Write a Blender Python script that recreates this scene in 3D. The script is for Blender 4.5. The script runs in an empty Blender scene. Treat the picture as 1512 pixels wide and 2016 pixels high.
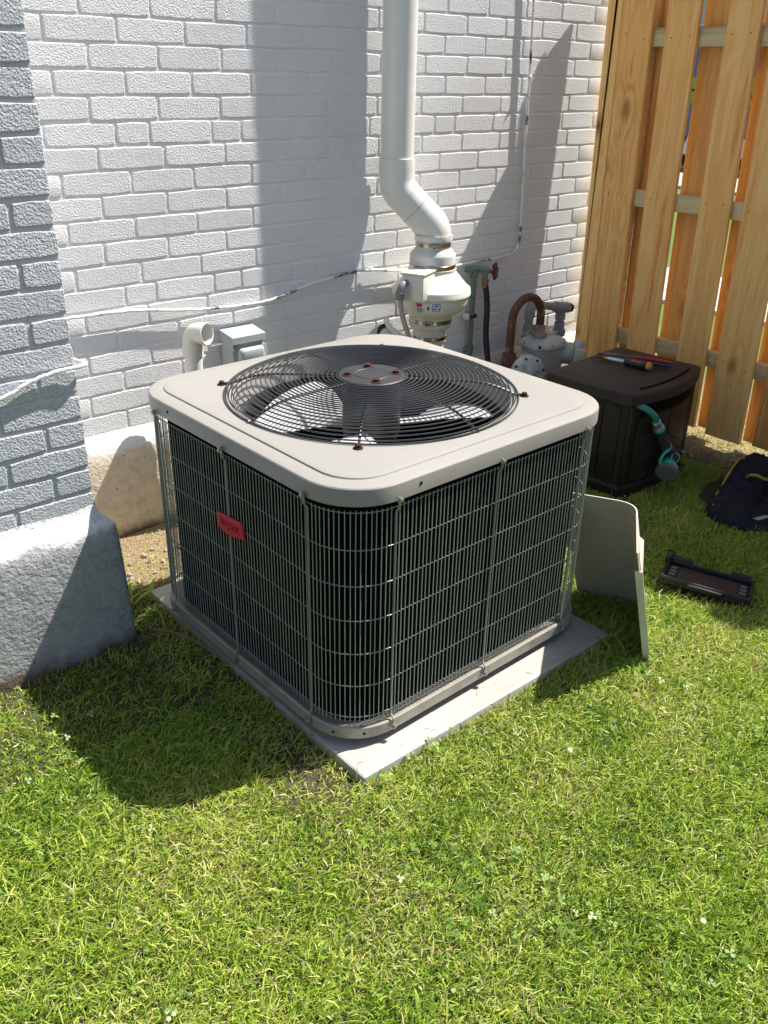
import bpy, math, random
import numpy as np
from mathutils import Matrix, Vector
random.seed(7)
RNG = np.random.default_rng(11)
PI = math.pi
scene = bpy.context.scene
COL = scene.collection

# ------------------------------------------------------------------ camera
cam_d = bpy.data.cameras.new('camera')
cam = bpy.data.objects.new('camera', cam_d)
COL.objects.link(cam)
cam_d.sensor_width = 36.0
cam_d.lens = 1732.87 / 2016 * 36.0
cam_d.clip_start = 0.05
cam_d.clip_end = 500
RIGHT = Vector((0.76037, -0.64924, 0.01810))
UP = Vector((0.27928, 0.35199, 0.89337))
FWD = Vector((0.58638, 0.67423, -0.44897))
m3 = Matrix((RIGHT, UP, -FWD)).transposed()
cam.matrix_world = Matrix.Translation((-0.9974, -2.503, 1.3675)) @ m3.to_4x4()
scene.camera = cam

# ------------------------------------------------------------------ light
SUN_AZ = math.radians(14.8)      # in front of the wall plane
SUN_EL = math.radians(55.5)
to_sun = Vector((math.cos(SUN_AZ) * math.cos(SUN_EL), -math.sin(SUN_AZ) * math.cos(SUN_EL), math.sin(SUN_EL)))
world = bpy.data.worlds.new('World')
scene.world = world
world.use_nodes = True
wn = world.node_tree
bg = wn.nodes['Background']
sky = wn.nodes.new('ShaderNodeTexSky')
sky.sky_type = 'NISHITA'
sky.sun_disc = False
sky.sun_elevation = SUN_EL
sky.sun_rotation = math.atan2(to_sun.x, to_sun.y)
sky.air_density = 1.0
sky.dust_density = 1.6
sky.ozone_density = 1.0
wn.links.new(sky.outputs[0], bg.inputs[0])
bg.inputs[1].default_value = 0.074
sun_d = bpy.data.lights.new('sun', 'SUN')
sun_d.energy = 5.0
sun_d.angle = math.radians(0.53)
sun_d.color = (1.0, 0.955, 0.89)
sun = bpy.data.objects.new('sun', sun_d)
COL.objects.link(sun)
sun.rotation_euler = (-to_sun).to_track_quat('-Z', 'Y').to_euler()
sun.location = to_sun * 20
vs = scene.view_settings
vs.view_transform = 'Standard'
vs.look = 'None'
vs.exposure = 0.89
vs.gamma = 1.0
vs.use_curve_mapping = False

# ------------------------------------------------------------------ materials
def nd(t, typ, **kw):
    n = t.nodes.new(typ)
    for k, v in kw.items():
        if k.startswith('i_'):
            key = k[2:]
            n.inputs[int(key) if key.isdigit() else key.replace('_', ' ')].default_value = v
        else:
            setattr(n, k, v)
    return n

def ramp(t, fac, stops):
    r = t.nodes.new('ShaderNodeValToRGB')
    e = r.color_ramp.elements
    while len(e) < len(stops):
        e.new(0.5)
    for el, (p, c) in zip(e, stops):
        el.position = p
        el.color = (c[0], c[1], c[2], 1)
    t.links.new(fac, r.inputs[0])
    return r.outputs[0]

def mixc(t, fac, a, b, typ='MIX'):
    m = t.nodes.new('ShaderNodeMix')
    m.data_type = 'RGBA'
    m.blend_type = typ
    for s, v in ((0, fac), (6, a), (7, b)):
        if hasattr(v, 'is_output'):
            t.links.new(v, m.inputs[s])
        elif s == 0:
            m.inputs[0].default_value = v
        else:
            m.inputs[s].default_value = (v[0], v[1], v[2], 1)
    return m.outputs[2]

def math_n(t, op, a, b=0.0, clamp=False):
    m = t.nodes.new('ShaderNodeMath')
    m.operation = op
    m.use_clamp = clamp
    for i, v in enumerate((a, b)):
        if hasattr(v, 'is_output'):
            t.links.new(v, m.inputs[i])
        else:
            m.inputs[i].default_value = v
    return m.outputs[0]

def noise(t, vec, scale, detail=3.0, rough=0.55, out=0):
    n = t.nodes.new('ShaderNodeTexNoise')
    n.inputs['Scale'].default_value = scale
    n.inputs['Detail'].default_value = detail
    n.inputs['Roughness'].default_value = rough
    t.links.new(vec, n.inputs['Vector'])
    return n.outputs[out]

def mapping(t, vec, scale=(1, 1, 1)):
    n = t.nodes.new('ShaderNodeMapping')
    n.inputs['Scale'].default_value = scale
    t.links.new(vec, n.inputs['Vector'])
    return n.outputs[0]

def new_mat(name):
    m = bpy.data.materials.new(name)
    m.use_nodes = True
    t = m.node_tree
    b = t.nodes['Principled BSDF']
    pos = t.nodes.new('ShaderNodeNewGeometry').outputs['Position']
    return m, t, b, pos

def set_in(t, sock, v):
    if hasattr(v, 'is_output'):
        t.links.new(v, sock)
    elif isinstance(v, (tuple, list)):
        sock.default_value = (v[0], v[1], v[2], 1)
    else:
        sock.default_value = v

def bump(t, b, h, dist, strength=1.0):
    n = t.nodes.new('ShaderNodeBump')
    n.inputs['Distance'].default_value = dist
    n.inputs['Strength'].default_value = strength
    t.links.new(h, n.inputs['Height'])
    t.links.new(n.outputs[0], b.inputs['Normal'])

def mat(name, base, rough=0.5, metal=0.0, col2=None, nscale=6.0, lo=0.4, hi=0.65, bmp=None, spec=None, rvar=0.0, coat=0.0):
    m, t, b, pos = new_mat(name)
    c = base
    if col2 is not None:
        f = noise(t, pos, nscale, 5.0, 0.65)
        c = ramp(t, f, [(lo, base), (hi, col2)])
    if rvar:
        oi = t.nodes.new('ShaderNodeObjectInfo').outputs['Random']
        v = math_n(t, 'MULTIPLY_ADD', oi, rvar)
        v.node.inputs[2].default_value = 1 - rvar / 2
        hsv = t.nodes.new('ShaderNodeHueSaturation')
        t.links.new(v, hsv.inputs['Value'])
        set_in(t, hsv.inputs['Color'], c)
        c = hsv.outputs[0]
    set_in(t, b.inputs['Base Color'], c)
    set_in(t, b.inputs['Roughness'], rough)
    b.inputs['Metallic'].default_value = metal
    if spec is not None:
        b.inputs['Specular IOR Level'].default_value = spec
    if coat:
        b.inputs['Coat Weight'].default_value = coat
    if bmp:
        bump(t, b, noise(t, pos, bmp[0], 3.0, 0.6), bmp[1], bmp[2] if len(bmp) > 2 else 1.0)
    return m

def brick_paint(name, base, amp, scale):
    m, t, b, pos = new_mat(name)
    oi = t.nodes.new('ShaderNodeObjectInfo').outputs['Random']
    c = ramp(t, oi, [(0.0, [v * 0.93 for v in base]), (1.0, [min(1, v * 1.04) for v in base])])
    # grime blotches and thin spots where the masonry shows
    g = noise(t, pos, 2.3, 6.0, 0.7)
    c = mixc(t, math_n(t, 'MULTIPLY', ramp(t, g, [(0.52, (0, 0, 0)), (0.72, (1, 1, 1))]), 0.35), c, (0.55, 0.50, 0.45))
    g2 = noise(t, pos, 55.0, 4.0, 0.7)
    c = mixc(t, ramp(t, g2, [(0.735, (0, 0, 0)), (0.765, (0.75, 0.75, 0.75))]), c, (0.30, 0.24, 0.21))
    t.links.new(c, b.inputs['Base Color'])
    b.inputs['Roughness'].default_value = 0.55
    b.inputs['Specular IOR Level'].default_value = 0.3
    h1 = noise(t, pos, scale, 2.5, 0.55)
    h2 = noise(t, pos, scale * 0.16, 3.0, 0.5)
    ob = math_n(t, 'MULTIPLY_ADD', oi, 0.9)
    ob.node.inputs[2].default_value = 0.45
    h = math_n(t, 'ADD', math_n(t, 'MULTIPLY', h1, ob), math_n(t, 'MULTIPLY', h2, 0.35))
    bump(t, b, h, amp)
    return m

def concrete_paint(name, paint_z, conc, amp, paint=(0.72, 0.725, 0.73)):
    m, t, b, pos = new_mat(name)
    sep = t.nodes.new('ShaderNodeSeparateXYZ')
    t.links.new(pos, sep.inputs[0])
    n = noise(t, pos, 9.0, 5.0, 0.7)
    z = math_n(t, 'ADD', sep.outputs[2], math_n(t, 'MULTIPLY', math_n(t, 'SUBTRACT', n, 0.5), 0.12))
    f = math_n(t, 'MULTIPLY', math_n(t, 'SUBTRACT', z, paint_z), 60.0, True)
    blot = noise(t, pos, 26.0, 5.0, 0.7)
    cc = ramp(t, blot, [(0.30, [v * 0.72 for v in conc]), (0.5, conc), (0.75, [v * 1.15 for v in conc])])
    pits = noise(t, pos, 70.0, 2.0, 0.5)
    cc = mixc(t, ramp(t, pits, [(0.70, (0, 0, 0)), (0.74, (1, 1, 1))]), cc, (0.10, 0.08, 0.06))
    pp = mixc(t, ramp(t, blot, [(0.56, (0, 0, 0)), (0.75, (0.6, 0.6, 0.6))]), paint, [v * 0.85 for v in conc])
    c = mixc(t, f, cc, pp)
    soil = math_n(t, 'MULTIPLY', math_n(t, 'SUBTRACT', 0.05, z), 22.0, True)
    c = mixc(t, soil, c, (0.13, 0.09, 0.06))
    t.links.new(c, b.inputs['Base Color'])
    b.inputs['Roughness'].default_value = 0.8
    h = math_n(t, 'ADD', noise(t, pos, 95.0, 3.0, 0.6), math_n(t, 'MULTIPLY', noise(t, mapping(t, pos, (1.0, 1.0, 0.6)), 17.0, 4.0, 0.6), 1.6))
    bump(t, b, h, amp)
    return m

def wood(name, ax, cols, knots=True, rough=0.62):
    m, t, b, pos = new_mat(name)
    oi = t.nodes.new('ShaderNodeObjectInfo').outputs['Random']
    off = t.nodes.new('ShaderNodeCombineXYZ')
    for i, k in enumerate((37.0, 53.0, 91.0)):
        t.links.new(math_n(t, 'MULTIPLY', oi, k), off.inputs[i])
    va = t.nodes.new('ShaderNodeVectorMath')
    va.operation = 'ADD'
    t.links.new(pos, va.inputs[0])
    t.links.new(off.outputs[0], va.inputs[1])
    p = va.outputs[0]
    s = [1, 1, 1]
    s[ax] = 0.055
    st = mapping(t, p, s)
    # knots bend the grain: voronoi cells stretched along the board
    ks = [5.2, 5.2, 5.2]
    ks[ax] = 2.6
    vo = t.nodes.new('ShaderNodeTexVoronoi')
    vo.inputs['Scale'].default_value = 1.0
    t.links.new(mapping(t, p, ks), vo.inputs['Vector'])
    d = vo.outputs['Distance']
    near = math_n(t, 'MULTIPLY', math_n(t, 'SUBTRACT', 0.34, d), 3.2, True)
    g1 = noise(t, st, 22.0, 3.0, 0.5)
    bent = math_n(t, 'ADD', g1, math_n(t, 'MULTIPLY', near, 0.38))
    w = math_n(t, 'SINE', math_n(t, 'MULTIPLY', bent, 34.0))
    ring = math_n(t, 'MULTIPLY_ADD', w, 0.5)
    ring.node.inputs[2].default_value = 0.5
    fine = noise(t, st, 240.0, 2.0, 0.6)
    f = math_n(t, 'ADD', math_n(t, 'MULTIPLY', ring, 0.20), math_n(t, 'MULTIPLY', fine, 0.35))
    f = math_n(t, 'ADD', f, math_n(t, 'MULTIPLY', g1, 0.60))
    f = math_n(t, 'ADD', f, math_n(t, 'MULTIPLY', math_n(t, 'SUBTRACT', oi, 0.5), 0.32))
    c = ramp(t, f, [(0.28, cols[0]), (0.52, cols[1]), (0.78, cols[2])])
    if knots:
        c = mixc(t, ramp(t, d, [(0.055, (0.95, 0.95, 0.95)), (0.085, (0.55, 0.55, 0.55)), (0.16, (0, 0, 0))]), c, (0.20, 0.075, 0.022))
    t.links.new(c, b.inputs['Base Color'])
    b.inputs['Roughness'].default_value = rough
    b.inputs['Specular IOR Level'].default_value = 0.3
    bump(t, b, math_n(t, 'ADD', fine, ring), 0.0012, 0.6)
    return m

M = {}
M['brick'] = brick_paint('white_brick_paint', (0.735, 0.74, 0.745), 0.0038, 215.0)
M['pier_brick'] = brick_paint('blue_grey_brick_paint', (0.535, 0.56, 0.59), 0.0066, 200.0)  # darker and bluer than the main wall paint, with a stronger bump
M['mortar'] = mat('painted_mortar', (0.735, 0.74, 0.745), 0.6, col2=(0.66, 0.645, 0.62), nscale=5, lo=0.5, hi=0.75, bmp=(90, 0.003))
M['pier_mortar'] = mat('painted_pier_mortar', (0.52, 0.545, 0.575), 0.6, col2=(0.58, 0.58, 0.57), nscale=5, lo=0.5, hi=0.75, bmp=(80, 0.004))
M['foot_wall'] = concrete_paint('half_painted_concrete', 0.275, (0.67, 0.58, 0.455), 0.003)
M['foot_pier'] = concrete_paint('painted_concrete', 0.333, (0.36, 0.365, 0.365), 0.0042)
M['lid'] = mat('beige_enamel', (0.292, 0.281, 0.262), 0.42, col2=(0.31, 0.299, 0.279), nscale=2.5, bmp=(300, 0.0002), spec=0.35)
M['pan'] = mat('grey_beige_steel', (0.36, 0.34, 0.295), 0.42, col2=(0.25, 0.235, 0.20), nscale=18, lo=0.5, hi=0.75, metal=0.15)
def stained(m, scale, col, lo, hi, amt):
    t = m.node_tree
    b = t.nodes['Principled BSDF']
    l = b.inputs['Base Color'].links[0]
    src = l.from_socket
    pos = t.nodes.new('ShaderNodeNewGeometry').outputs['Position']
    n1 = noise(t, pos, scale, 7.0, 0.72)
    n2 = noise(t, pos, scale * 9, 4.0, 0.7)
    f = math_n(t, 'MULTIPLY', ramp(t, n1, [(lo, (0, 0, 0)), (hi, (1, 1, 1))]), amt)
    c = mixc(t, f, src, col)
    c = mixc(t, math_n(t, 'MULTIPLY', ramp(t, n2, [(0.66, (0, 0, 0)), (0.72, (1, 1, 1))]), amt * 0.8), c, [v * 0.6 for v in col])
    t.links.new(c, b.inputs['Base Color'])
    r = ramp(t, n1, [(lo, (0.38, 0.38, 0.38)), (hi, (0.6, 0.6, 0.6))])
    t.links.new(r, b.inputs['Roughness'])
M['wire'] = mat('grey_green_coated_wire', (0.30, 0.325, 0.30), 0.32, col2=(0.24, 0.265, 0.245), nscale=12, spec=0.5)
M['post'] = mat('grey_green_coated_strip', (0.26, 0.285, 0.265), 0.36, spec=0.5)
M['guard'] = mat('dark_coated_wire', (0.035, 0.037, 0.042), 0.28, spec=0.5)
M['hub'] = mat('dark_grey_plate', (0.035, 0.037, 0.041), 0.5, spec=0.35, col2=(0.028, 0.029, 0.032), nscale=30)
M['coil'] = mat('black_fin_coil', (0.005, 0.005, 0.005), 0.9, spec=0.0)
M['dark'] = mat('dark_steel', (0.03, 0.03, 0.032), 0.5, col2=(0.055, 0.05, 0.045), nscale=20)
M['motor'] = mat('rusty_motor_paint', (0.05, 0.045, 0.042), 0.55, col2=(0.11, 0.055, 0.03), nscale=14, lo=0.45, hi=0.7)
M['blade'] = mat('bare_aluminium', (0.72, 0.73, 0.74), 0.45, metal=0.35, col2=(0.55, 0.55, 0.55), nscale=8)
M['rust'] = mat('rust', (0.042, 0.018, 0.013), 0.85, spec=0.2, col2=(0.10, 0.04, 0.026), nscale=60, lo=0.45, hi=0.7, bmp=(220, 0.0015))
M['rustpipe'] = mat('rusted_pipe', (0.10, 0.042, 0.025), 0.7, col2=(0.34, 0.22, 0.13), nscale=28, lo=0.52, hi=0.72, bmp=(160, 0.0015))
M['screw'] = mat('zinc_screw', (0.34, 0.33, 0.29), 0.35, metal=0.6)
M['red'] = mat('red_plastic', (0.56, 0.022, 0.035), 0.38, spec=0.4)
M['redtext'] = mat('relief_shade_red', (0.27, 0.014, 0.022), 0.35)  # badge letters: same red, darkened to give the shade of the embossing
M['pad'] = mat('grey_composite_pad', (0.40, 0.375, 0.335), 0.75, col2=(0.34, 0.315, 0.28), nscale=7, lo=0.45, hi=0.7, bmp=(160, 0.0008))
M['panel'] = mat('grey_beige_panel', (0.42, 0.38, 0.32), 0.36, col2=(0.36, 0.32, 0.265), nscale=5, lo=0.5, hi=0.75, spec=0.4)
M['panelout'] = mat('sunlit_panel_paint', (0.62, 0.60, 0.55), 0.45, col2=(0.5, 0.48, 0.44), nscale=9)  # outer side of the panel, whitened in its colour for the sun striking it
M['paper'] = mat('torn_label_paper', (0.62, 0.52, 0.40), 0.8)
M['blue'] = mat('blue_sticker', (0.06, 0.33, 0.62), 0.5)
M['pvc'] = mat('white_pvc', (0.70, 0.69, 0.655), 0.28, col2=(0.64, 0.62, 0.575), nscale=6, spec=0.45)
M['pvcgrey'] = mat('dull_white_pvc', (0.76, 0.76, 0.73), 0.3, col2=(0.70, 0.70, 0.665), nscale=5)
M['fan'] = mat('cream_plastic', (0.71, 0.69, 0.61), 0.36, col2=(0.66, 0.64, 0.555), nscale=5, spec=0.4)
M['clamp'] = mat('stainless_band', (0.50, 0.44, 0.33), 0.22, metal=1.0, col2=(0.36, 0.30, 0.22), nscale=40)
M['rubber'] = mat('white_rubber_coupling', (0.60, 0.595, 0.57), 0.6, col2=(0.52, 0.51, 0.48), nscale=14)
M['conduit'] = mat('grey_conduit', (0.20, 0.21, 0.22), 0.5, bmp=(200, 0.0008))
M['conduit2'] = mat('light_grey_conduit', (0.36, 0.37, 0.36), 0.45)
M['box'] = mat('pale_grey_green_enamel', (0.44, 0.475, 0.455), 0.4, col2=(0.39, 0.425, 0.405), nscale=10, spec=0.4)
M['cable'] = mat('painted_cable', (0.70, 0.69, 0.66), 0.5, col2=(0.10, 0.09, 0.08), nscale=13, lo=0.57, hi=0.63)
M['cable2'] = mat('clean_painted_cable', (0.70, 0.70, 0.69), 0.5)
M['green'] = mat('verdigris_copper', (0.125, 0.185, 0.15), 0.65, col2=(0.10, 0.13, 0.10), nscale=35, lo=0.5, hi=0.68, bmp=(150, 0.001))
M['brass'] = mat('old_brass', (0.30, 0.20, 0.09), 0.45, metal=0.6, col2=(0.18, 0.12, 0.06), nscale=50)
M['wheel'] = mat('dark_red_iron', (0.15, 0.028, 0.022), 0.6, col2=(0.09, 0.03, 0.02), nscale=60)
M['hose'] = mat('black_hose', (0.016, 0.016, 0.017), 0.42, spec=0.45)
M['gas'] = mat('grey_green_meter_paint', (0.47, 0.475, 0.43), 0.55, col2=(0.33, 0.34, 0.325), nscale=16, lo=0.5, hi=0.72, bmp=(80, 0.0015))
M['gasdisc'] = mat('chalky_meter_paint', (0.60, 0.60, 0.56), 0.7, col2=(0.30, 0.32, 0.33), nscale=30, lo=0.46, hi=0.66, bmp=(80, 0.002))
M['gaspipe'] = mat('grey_painted_pipe', (0.26, 0.28, 0.275), 0.6, col2=(0.20, 0.16, 0.13), nscale=22, lo=0.55, hi=0.7, bmp=(110, 0.001))
M['clear'] = mat('yellowed_clear_plastic', (0.52, 0.50, 0.44), 0.2, spec=0.6, coat=0.4)
M['ink'] = mat('black_ink', (0.02, 0.02, 0.022), 0.6)
M['blueink'] = mat('blue_ink', (0.03, 0.06, 0.33), 0.6)
M['redink'] = mat('red_ink', (0.55, 0.04, 0.05), 0.6)
M['label'] = mat('white_label', (0.74, 0.73, 0.70), 0.5)
M['resin'] = mat('dark_brown_resin', (0.021, 0.016, 0.013), 0.5, col2=(0.017, 0.013, 0.010), nscale=18, bmp=(380, 0.0006), spec=0.35)
M['resinlid'] = mat('dark_brown_resin_lid', (0.036, 0.031, 0.029), 0.55, col2=(0.030, 0.025, 0.023), nscale=9, bmp=(380, 0.0006), spec=0.35)
M['void'] = mat('recess_shade_black', (0.006, 0.005, 0.005), 0.9, spec=0.1)  # near-black surface standing in for the shade inside holes, slot, seam and groove
M['teal'] = mat('teal_plastic', (0.035, 0.42, 0.32), 0.4)
M['tealhose'] = mat('teal_hose', (0.03, 0.24, 0.19), 0.5)
M['grip'] = mat('dark_grip_rubber', (0.022, 0.022, 0.026), 0.55)
M['gripline'] = mat('grip_ridge_rubber', (0.13, 0.125, 0.13), 0.6)
M['alu'] = mat('cast_aluminium', (0.45, 0.46, 0.47), 0.35, metal=0.7)
M['navy'] = mat('navy_plastic', (0.022, 0.026, 0.05), 0.4)
M['shaft'] = mat('white_shaft', (0.72, 0.72, 0.72), 0.3)
M['amber'] = mat('amber_plastic', (0.58, 0.28, 0.03), 0.45)
M['redgrip'] = mat('red_grip', (0.40, 0.018, 0.03), 0.4)
M['steel'] = mat('oiled_steel', (0.10, 0.10, 0.10), 0.35, metal=0.7)
M['cloth'] = mat('dark_navy_canvas', (0.016, 0.017, 0.026), 0.85, col2=(0.026, 0.027, 0.038), nscale=14, bmp=(420, 0.0016), spec=0.15)
M['yellow'] = mat('yellow_piping', (0.36, 0.29, 0.045), 0.7)
M['zip'] = mat('reflective_strip', (0.30, 0.31, 0.29), 0.5)
M['tray'] = mat('black_abs', (0.014, 0.015, 0.017), 0.45, spec=0.4)
M['trayfloor'] = mat('dusty_brown_floor', (0.045, 0.029, 0.02), 0.75, col2=(0.028, 0.02, 0.016), nscale=25)
stained(M['lid'], 5.0, (0.25, 0.225, 0.19), 0.48, 0.74, 0.38)
stained(M['pad'], 6.0, (0.20, 0.175, 0.14), 0.50, 0.72, 0.5)
stained(M['pan'], 14.0, (0.16, 0.13, 0.10), 0.50, 0.7, 0.5)
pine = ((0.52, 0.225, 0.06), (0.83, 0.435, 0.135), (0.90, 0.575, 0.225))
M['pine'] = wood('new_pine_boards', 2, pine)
M['pine2'] = wood('shaded_pine_boards', 2, ((0.28, 0.125, 0.035), (0.46, 0.235, 0.072), (0.56, 0.33, 0.115)))  # back boards: same pine, darkened for the shade between the front boards
M['rail'] = wood('treated_pine_rail', 1, ((0.42, 0.33, 0.16), (0.56, 0.47, 0.26), (0.64, 0.55, 0.34)), knots=False)
M['twig'] = mat('dry_twig', (0.20, 0.13, 0.08), 0.8)
M['leaf'] = mat('dry_leaf', (0.34, 0.21, 0.11), 0.8)
M['stone'] = mat('small_stone', (0.38, 0.34, 0.31), 0.8, col2=(0.24, 0.20, 0.18), nscale=60)
M['asphalt'] = mat('asphalt', (0.05, 0.05, 0.052), 0.85, col2=(0.07, 0.07, 0.07), nscale=30, bmp=(200, 0.002))
M['walk'] = mat('pale_concrete_walk', (0.45, 0.43, 0.40), 0.8, col2=(0.38, 0.36, 0.33), nscale=3)
M['siding'] = mat('pale_siding', (0.66, 0.66, 0.65), 0.6)
M['roofing'] = mat('grey_shingles', (0.10, 0.10, 0.11), 0.8, col2=(0.15, 0.14, 0.14), nscale=8)
M['brickred'] = mat('dull_red_brick', (0.28, 0.12, 0.09), 0.8)
M['glass'] = mat('dark_window_glass', (0.03, 0.04, 0.05), 0.08, spec=0.6)
M['vanblue'] = mat('blue_van_paint', (0.06, 0.14, 0.34), 0.3, coat=0.5)
M['vangreen'] = mat('green_van_stripe', (0.20, 0.42, 0.08), 0.35)
M['tyre'] = mat('tyre_rubber', (0.02, 0.02, 0.02), 0.8)
M['bark'] = mat('bark', (0.12, 0.085, 0.06), 0.9, bmp=(60, 0.01))

def leafmat(name, stops, trans=0.30, rough=0.40):
    m = bpy.data.materials.new(name)
    m.use_nodes = True
    t = m.node_tree
    b = t.nodes['Principled BSDF']
    at = t.nodes.new('ShaderNodeAttribute')
    at.attribute_name = 'tone'
    c = ramp(t, at.outputs['Fac'], stops)
    t.links.new(c, b.inputs['Base Color'])
    b.inputs['Roughness'].default_value = rough
    b.inputs['Specular IOR Level'].default_value = 0.35
    tr = t.nodes.new('ShaderNodeBsdfTranslucent')
    hsv = t.nodes.new('ShaderNodeHueSaturation')
    hsv.inputs['Saturation'].default_value = 1.15
    hsv.inputs['Value'].default_value = 1.25
    t.links.new(c, hsv.inputs['Color'])
    t.links.new(hsv.outputs[0], tr.inputs['Color'])
    mx = t.nodes.new('ShaderNodeMixShader')
    mx.inputs[0].default_value = trans
    t.links.new(b.outputs[0], mx.inputs[1])
    t.links.new(tr.outputs[0], mx.inputs[2])
    t.links.new(mx.outputs[0], t.nodes['Material Output'].inputs['Surface'])
    return m

M['grass'] = leafmat('lawn_blades', [(0.0, (0.060, 0.130, 0.014)), (0.35, (0.210, 0.345, 0.033)), (0.62, (0.41, 0.52, 0.066)), (0.78, (0.55, 0.57, 0.15)), (0.9, (0.47, 0.43, 0.19)), (1.0, (0.50, 0.43, 0.22))])
M['clover'] = leafmat('clover_leaves', [(0.0, (0.085, 0.17, 0.03)), (0.6, (0.20, 0.33, 0.06)), (1.0, (0.40, 0.48, 0.18))], 0.3)
M['crown'] = leafmat('tree_leaves', [(0.0, (0.02, 0.05, 0.012)), (1.0, (0.07, 0.13, 0.03))], 0.3)

def ground_mat():
    m, t, b, pos = new_mat('lawn_soil')
    n1 = noise(t, pos, 26.0, 6.0, 0.7)
    n2 = noise(t, pos, 160.0, 3.0, 0.6)
    soil = ramp(t, n1, [(0.3, (0.055, 0.038, 0.022)), (0.55, (0.105, 0.074, 0.043)), (0.75, (0.19, 0.14, 0.085))])
    straw = ramp(t, n2, [(0.45, (0.035, 0.04, 0.014)), (0.68, (0.16, 0.13, 0.06))])
    c = mixc(t, 0.5, soil, straw)
    sep = t.nodes.new('ShaderNodeSeparateXYZ')
    t.links.new(pos, sep.inputs[0])
    # bare dry soil along the wall and under the fence
    wob = math_n(t, 'MULTIPLY', math_n(t, 'SUBTRACT', noise(t, pos, 6.0, 4.0, 0.6), 0.5), 0.35)
    dy = math_n(t, 'MULTIPLY', math_n(t, 'ADD', math_n(t, 'ADD', sep.outputs[1], 0.46), wob), 9.0, True)
    dx = math_n(t, 'MULTIPLY', math_n(t, 'ADD', math_n(t, 'SUBTRACT', sep.outputs[0], 2.06), wob), 7.0, True)
    dry = math_n(t, 'MAXIMUM', dy, dx)
    tan = ramp(t, n2, [(0.30, (0.17, 0.115, 0.065)), (0.52, (0.33, 0.24, 0.135)), (0.72, (0.46, 0.37, 0.23))])
    c = mixc(t, dry, c, tan)
    far = math_n(t, 'MULTIPLY', math_n(t, 'SUBTRACT', sep.outputs[0], 2.6), 1.5, True)
    grass = ramp(t, n1, [(0.3, (0.07, 0.14, 0.025)), (0.7, (0.17, 0.25, 0.05))])
    c = mixc(t, far, c, grass)
    t.links.new(c, b.inputs['Base Color'])
    b.inputs['Roughness'].default_value = 0.9
    bump(t, b, math_n(t, 'ADD', n1, n2), 0.012)
    return m
M['ground'] = ground_mat()

# ------------------------------------------------------------------ mesh helpers
class MB:
    def __init__(s):
        s.v = []
        s.f = []
    def add(s, verts, faces):
        o = len(s.v)
        s.v += [tuple(p) for p in verts]
        s.f += [tuple(i + o for i in q) for q in faces]
        return s
    def merge(s, o):
        return s.add(o.v, o.f)
    def xf(s, fn):
        s.v = [tuple(fn(p)) for p in s.v]
        return s
    def mx(s, m):
        s.v = [tuple(m @ Vector(p)) for p in s.v]
        return s
    def box(s, a, b, bev=0.0):
        x0, y0, z0 = (min(a[i], b[i]) for i in range(3))
        x1, y1, z1 = (max(a[i], b[i]) for i in range(3))
        if bev <= 0:
            return s.add([(x0, y0, z0), (x1, y0, z0), (x1, y1, z0), (x0, y1, z0), (x0, y0, z1), (x1, y0, z1), (x1, y1, z1), (x0, y1, z1)],
                         [(0, 3, 2, 1), (4, 5, 6, 7), (0, 1, 5, 4), (1, 2, 6, 5), (2, 3, 7, 6), (3, 0, 4, 7)])
        r = min(bev, (x1 - x0) / 2.01, (y1 - y0) / 2.01, (z1 - z0) / 2.01)
        cx, cy, hx, hy = (x0 + x1) / 2, (y0 + y1) / 2, (x1 - x0) / 2, (y1 - y0) / 2
        loops = []
        k = 3
        for z, ins in ((z0, r), (z0 + r * 0.3, r * 0.3), (z0 + r, 0), (z1 - r, 0), (z1 - r * 0.3, r * 0.3), (z1, r)):
            loops.append([(cx + px, cy + py, z) for px, py in rrect(hx - ins, hy - ins, max(r - ins, r * 0.25), k)])
        return s.loft(loops, True, True)
    def loft(s, loops, cap0=False, cap1=False, closed=True):
        n = len(loops[0])
        o = len(s.v)
        for l in loops:
            s.v += [tuple(p) for p in l]
        for i in range(len(loops) - 1):
            for j in range(n if closed else n - 1):
                k = (j + 1) % n
                s.f.append((o + i * n + j, o + i * n + k, o + (i + 1) * n + k, o + (i + 1) * n + j))
        if cap0:
            s.f.append(tuple(o + j for j in reversed(range(n))))
        if cap1:
            s.f.append(tuple(o + (len(loops) - 1) * n + j for j in range(n)))
        return s
    def tube(s, pts, r, sides=8, caps=True, closed=False):
        P = [Vector(p) for p in pts]
        n = len(P)
        rs = r if isinstance(r, (list, tuple)) else [r] * n
        prev = None
        loops = []
        for i in range(n):
            a = P[(i - 1) % n] if (closed or i > 0) else P[i]
            c = P[(i + 1) % n] if (closed or i < n - 1) else P[i]
            t = (c - a).normalized()
            if prev is None:
                u = t.orthogonal().normalized()
            else:
                u = (prev - t * prev.dot(t)).normalized()
            prev = u
            w = t.cross(u)
            loops.append([P[i] + (u * math.cos(2 * PI * k / sides) + w * math.sin(2 * PI * k / sides)) * rs[i] for k in range(sides)])
        if closed:
            loops.append(loops[0])
        return s.loft(loops, caps and not closed, caps and not closed)
    def lathe(s, prof, c=(0, 0, 0), axis=(0, 0, 1), sides=32, cap0=True, cap1=True):
        ax = Vector(axis).normalized()
        u = ax.orthogonal().normalized()
        w = ax.cross(u)
        c = Vector(c)
        loops = [[c + ax * h + (u * math.cos(2 * PI * k / sides) + w * math.sin(2 * PI * k / sides)) * r for k in range(sides)] for r, h in prof]
        return s.loft(loops, cap0, cap1)
    def prism(s, poly, z0, z1):
        n = len(poly)
        return s.loft([[(x, y, z0) for x, y in poly], [(x, y, z1) for x, y in poly]], True, True)

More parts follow.
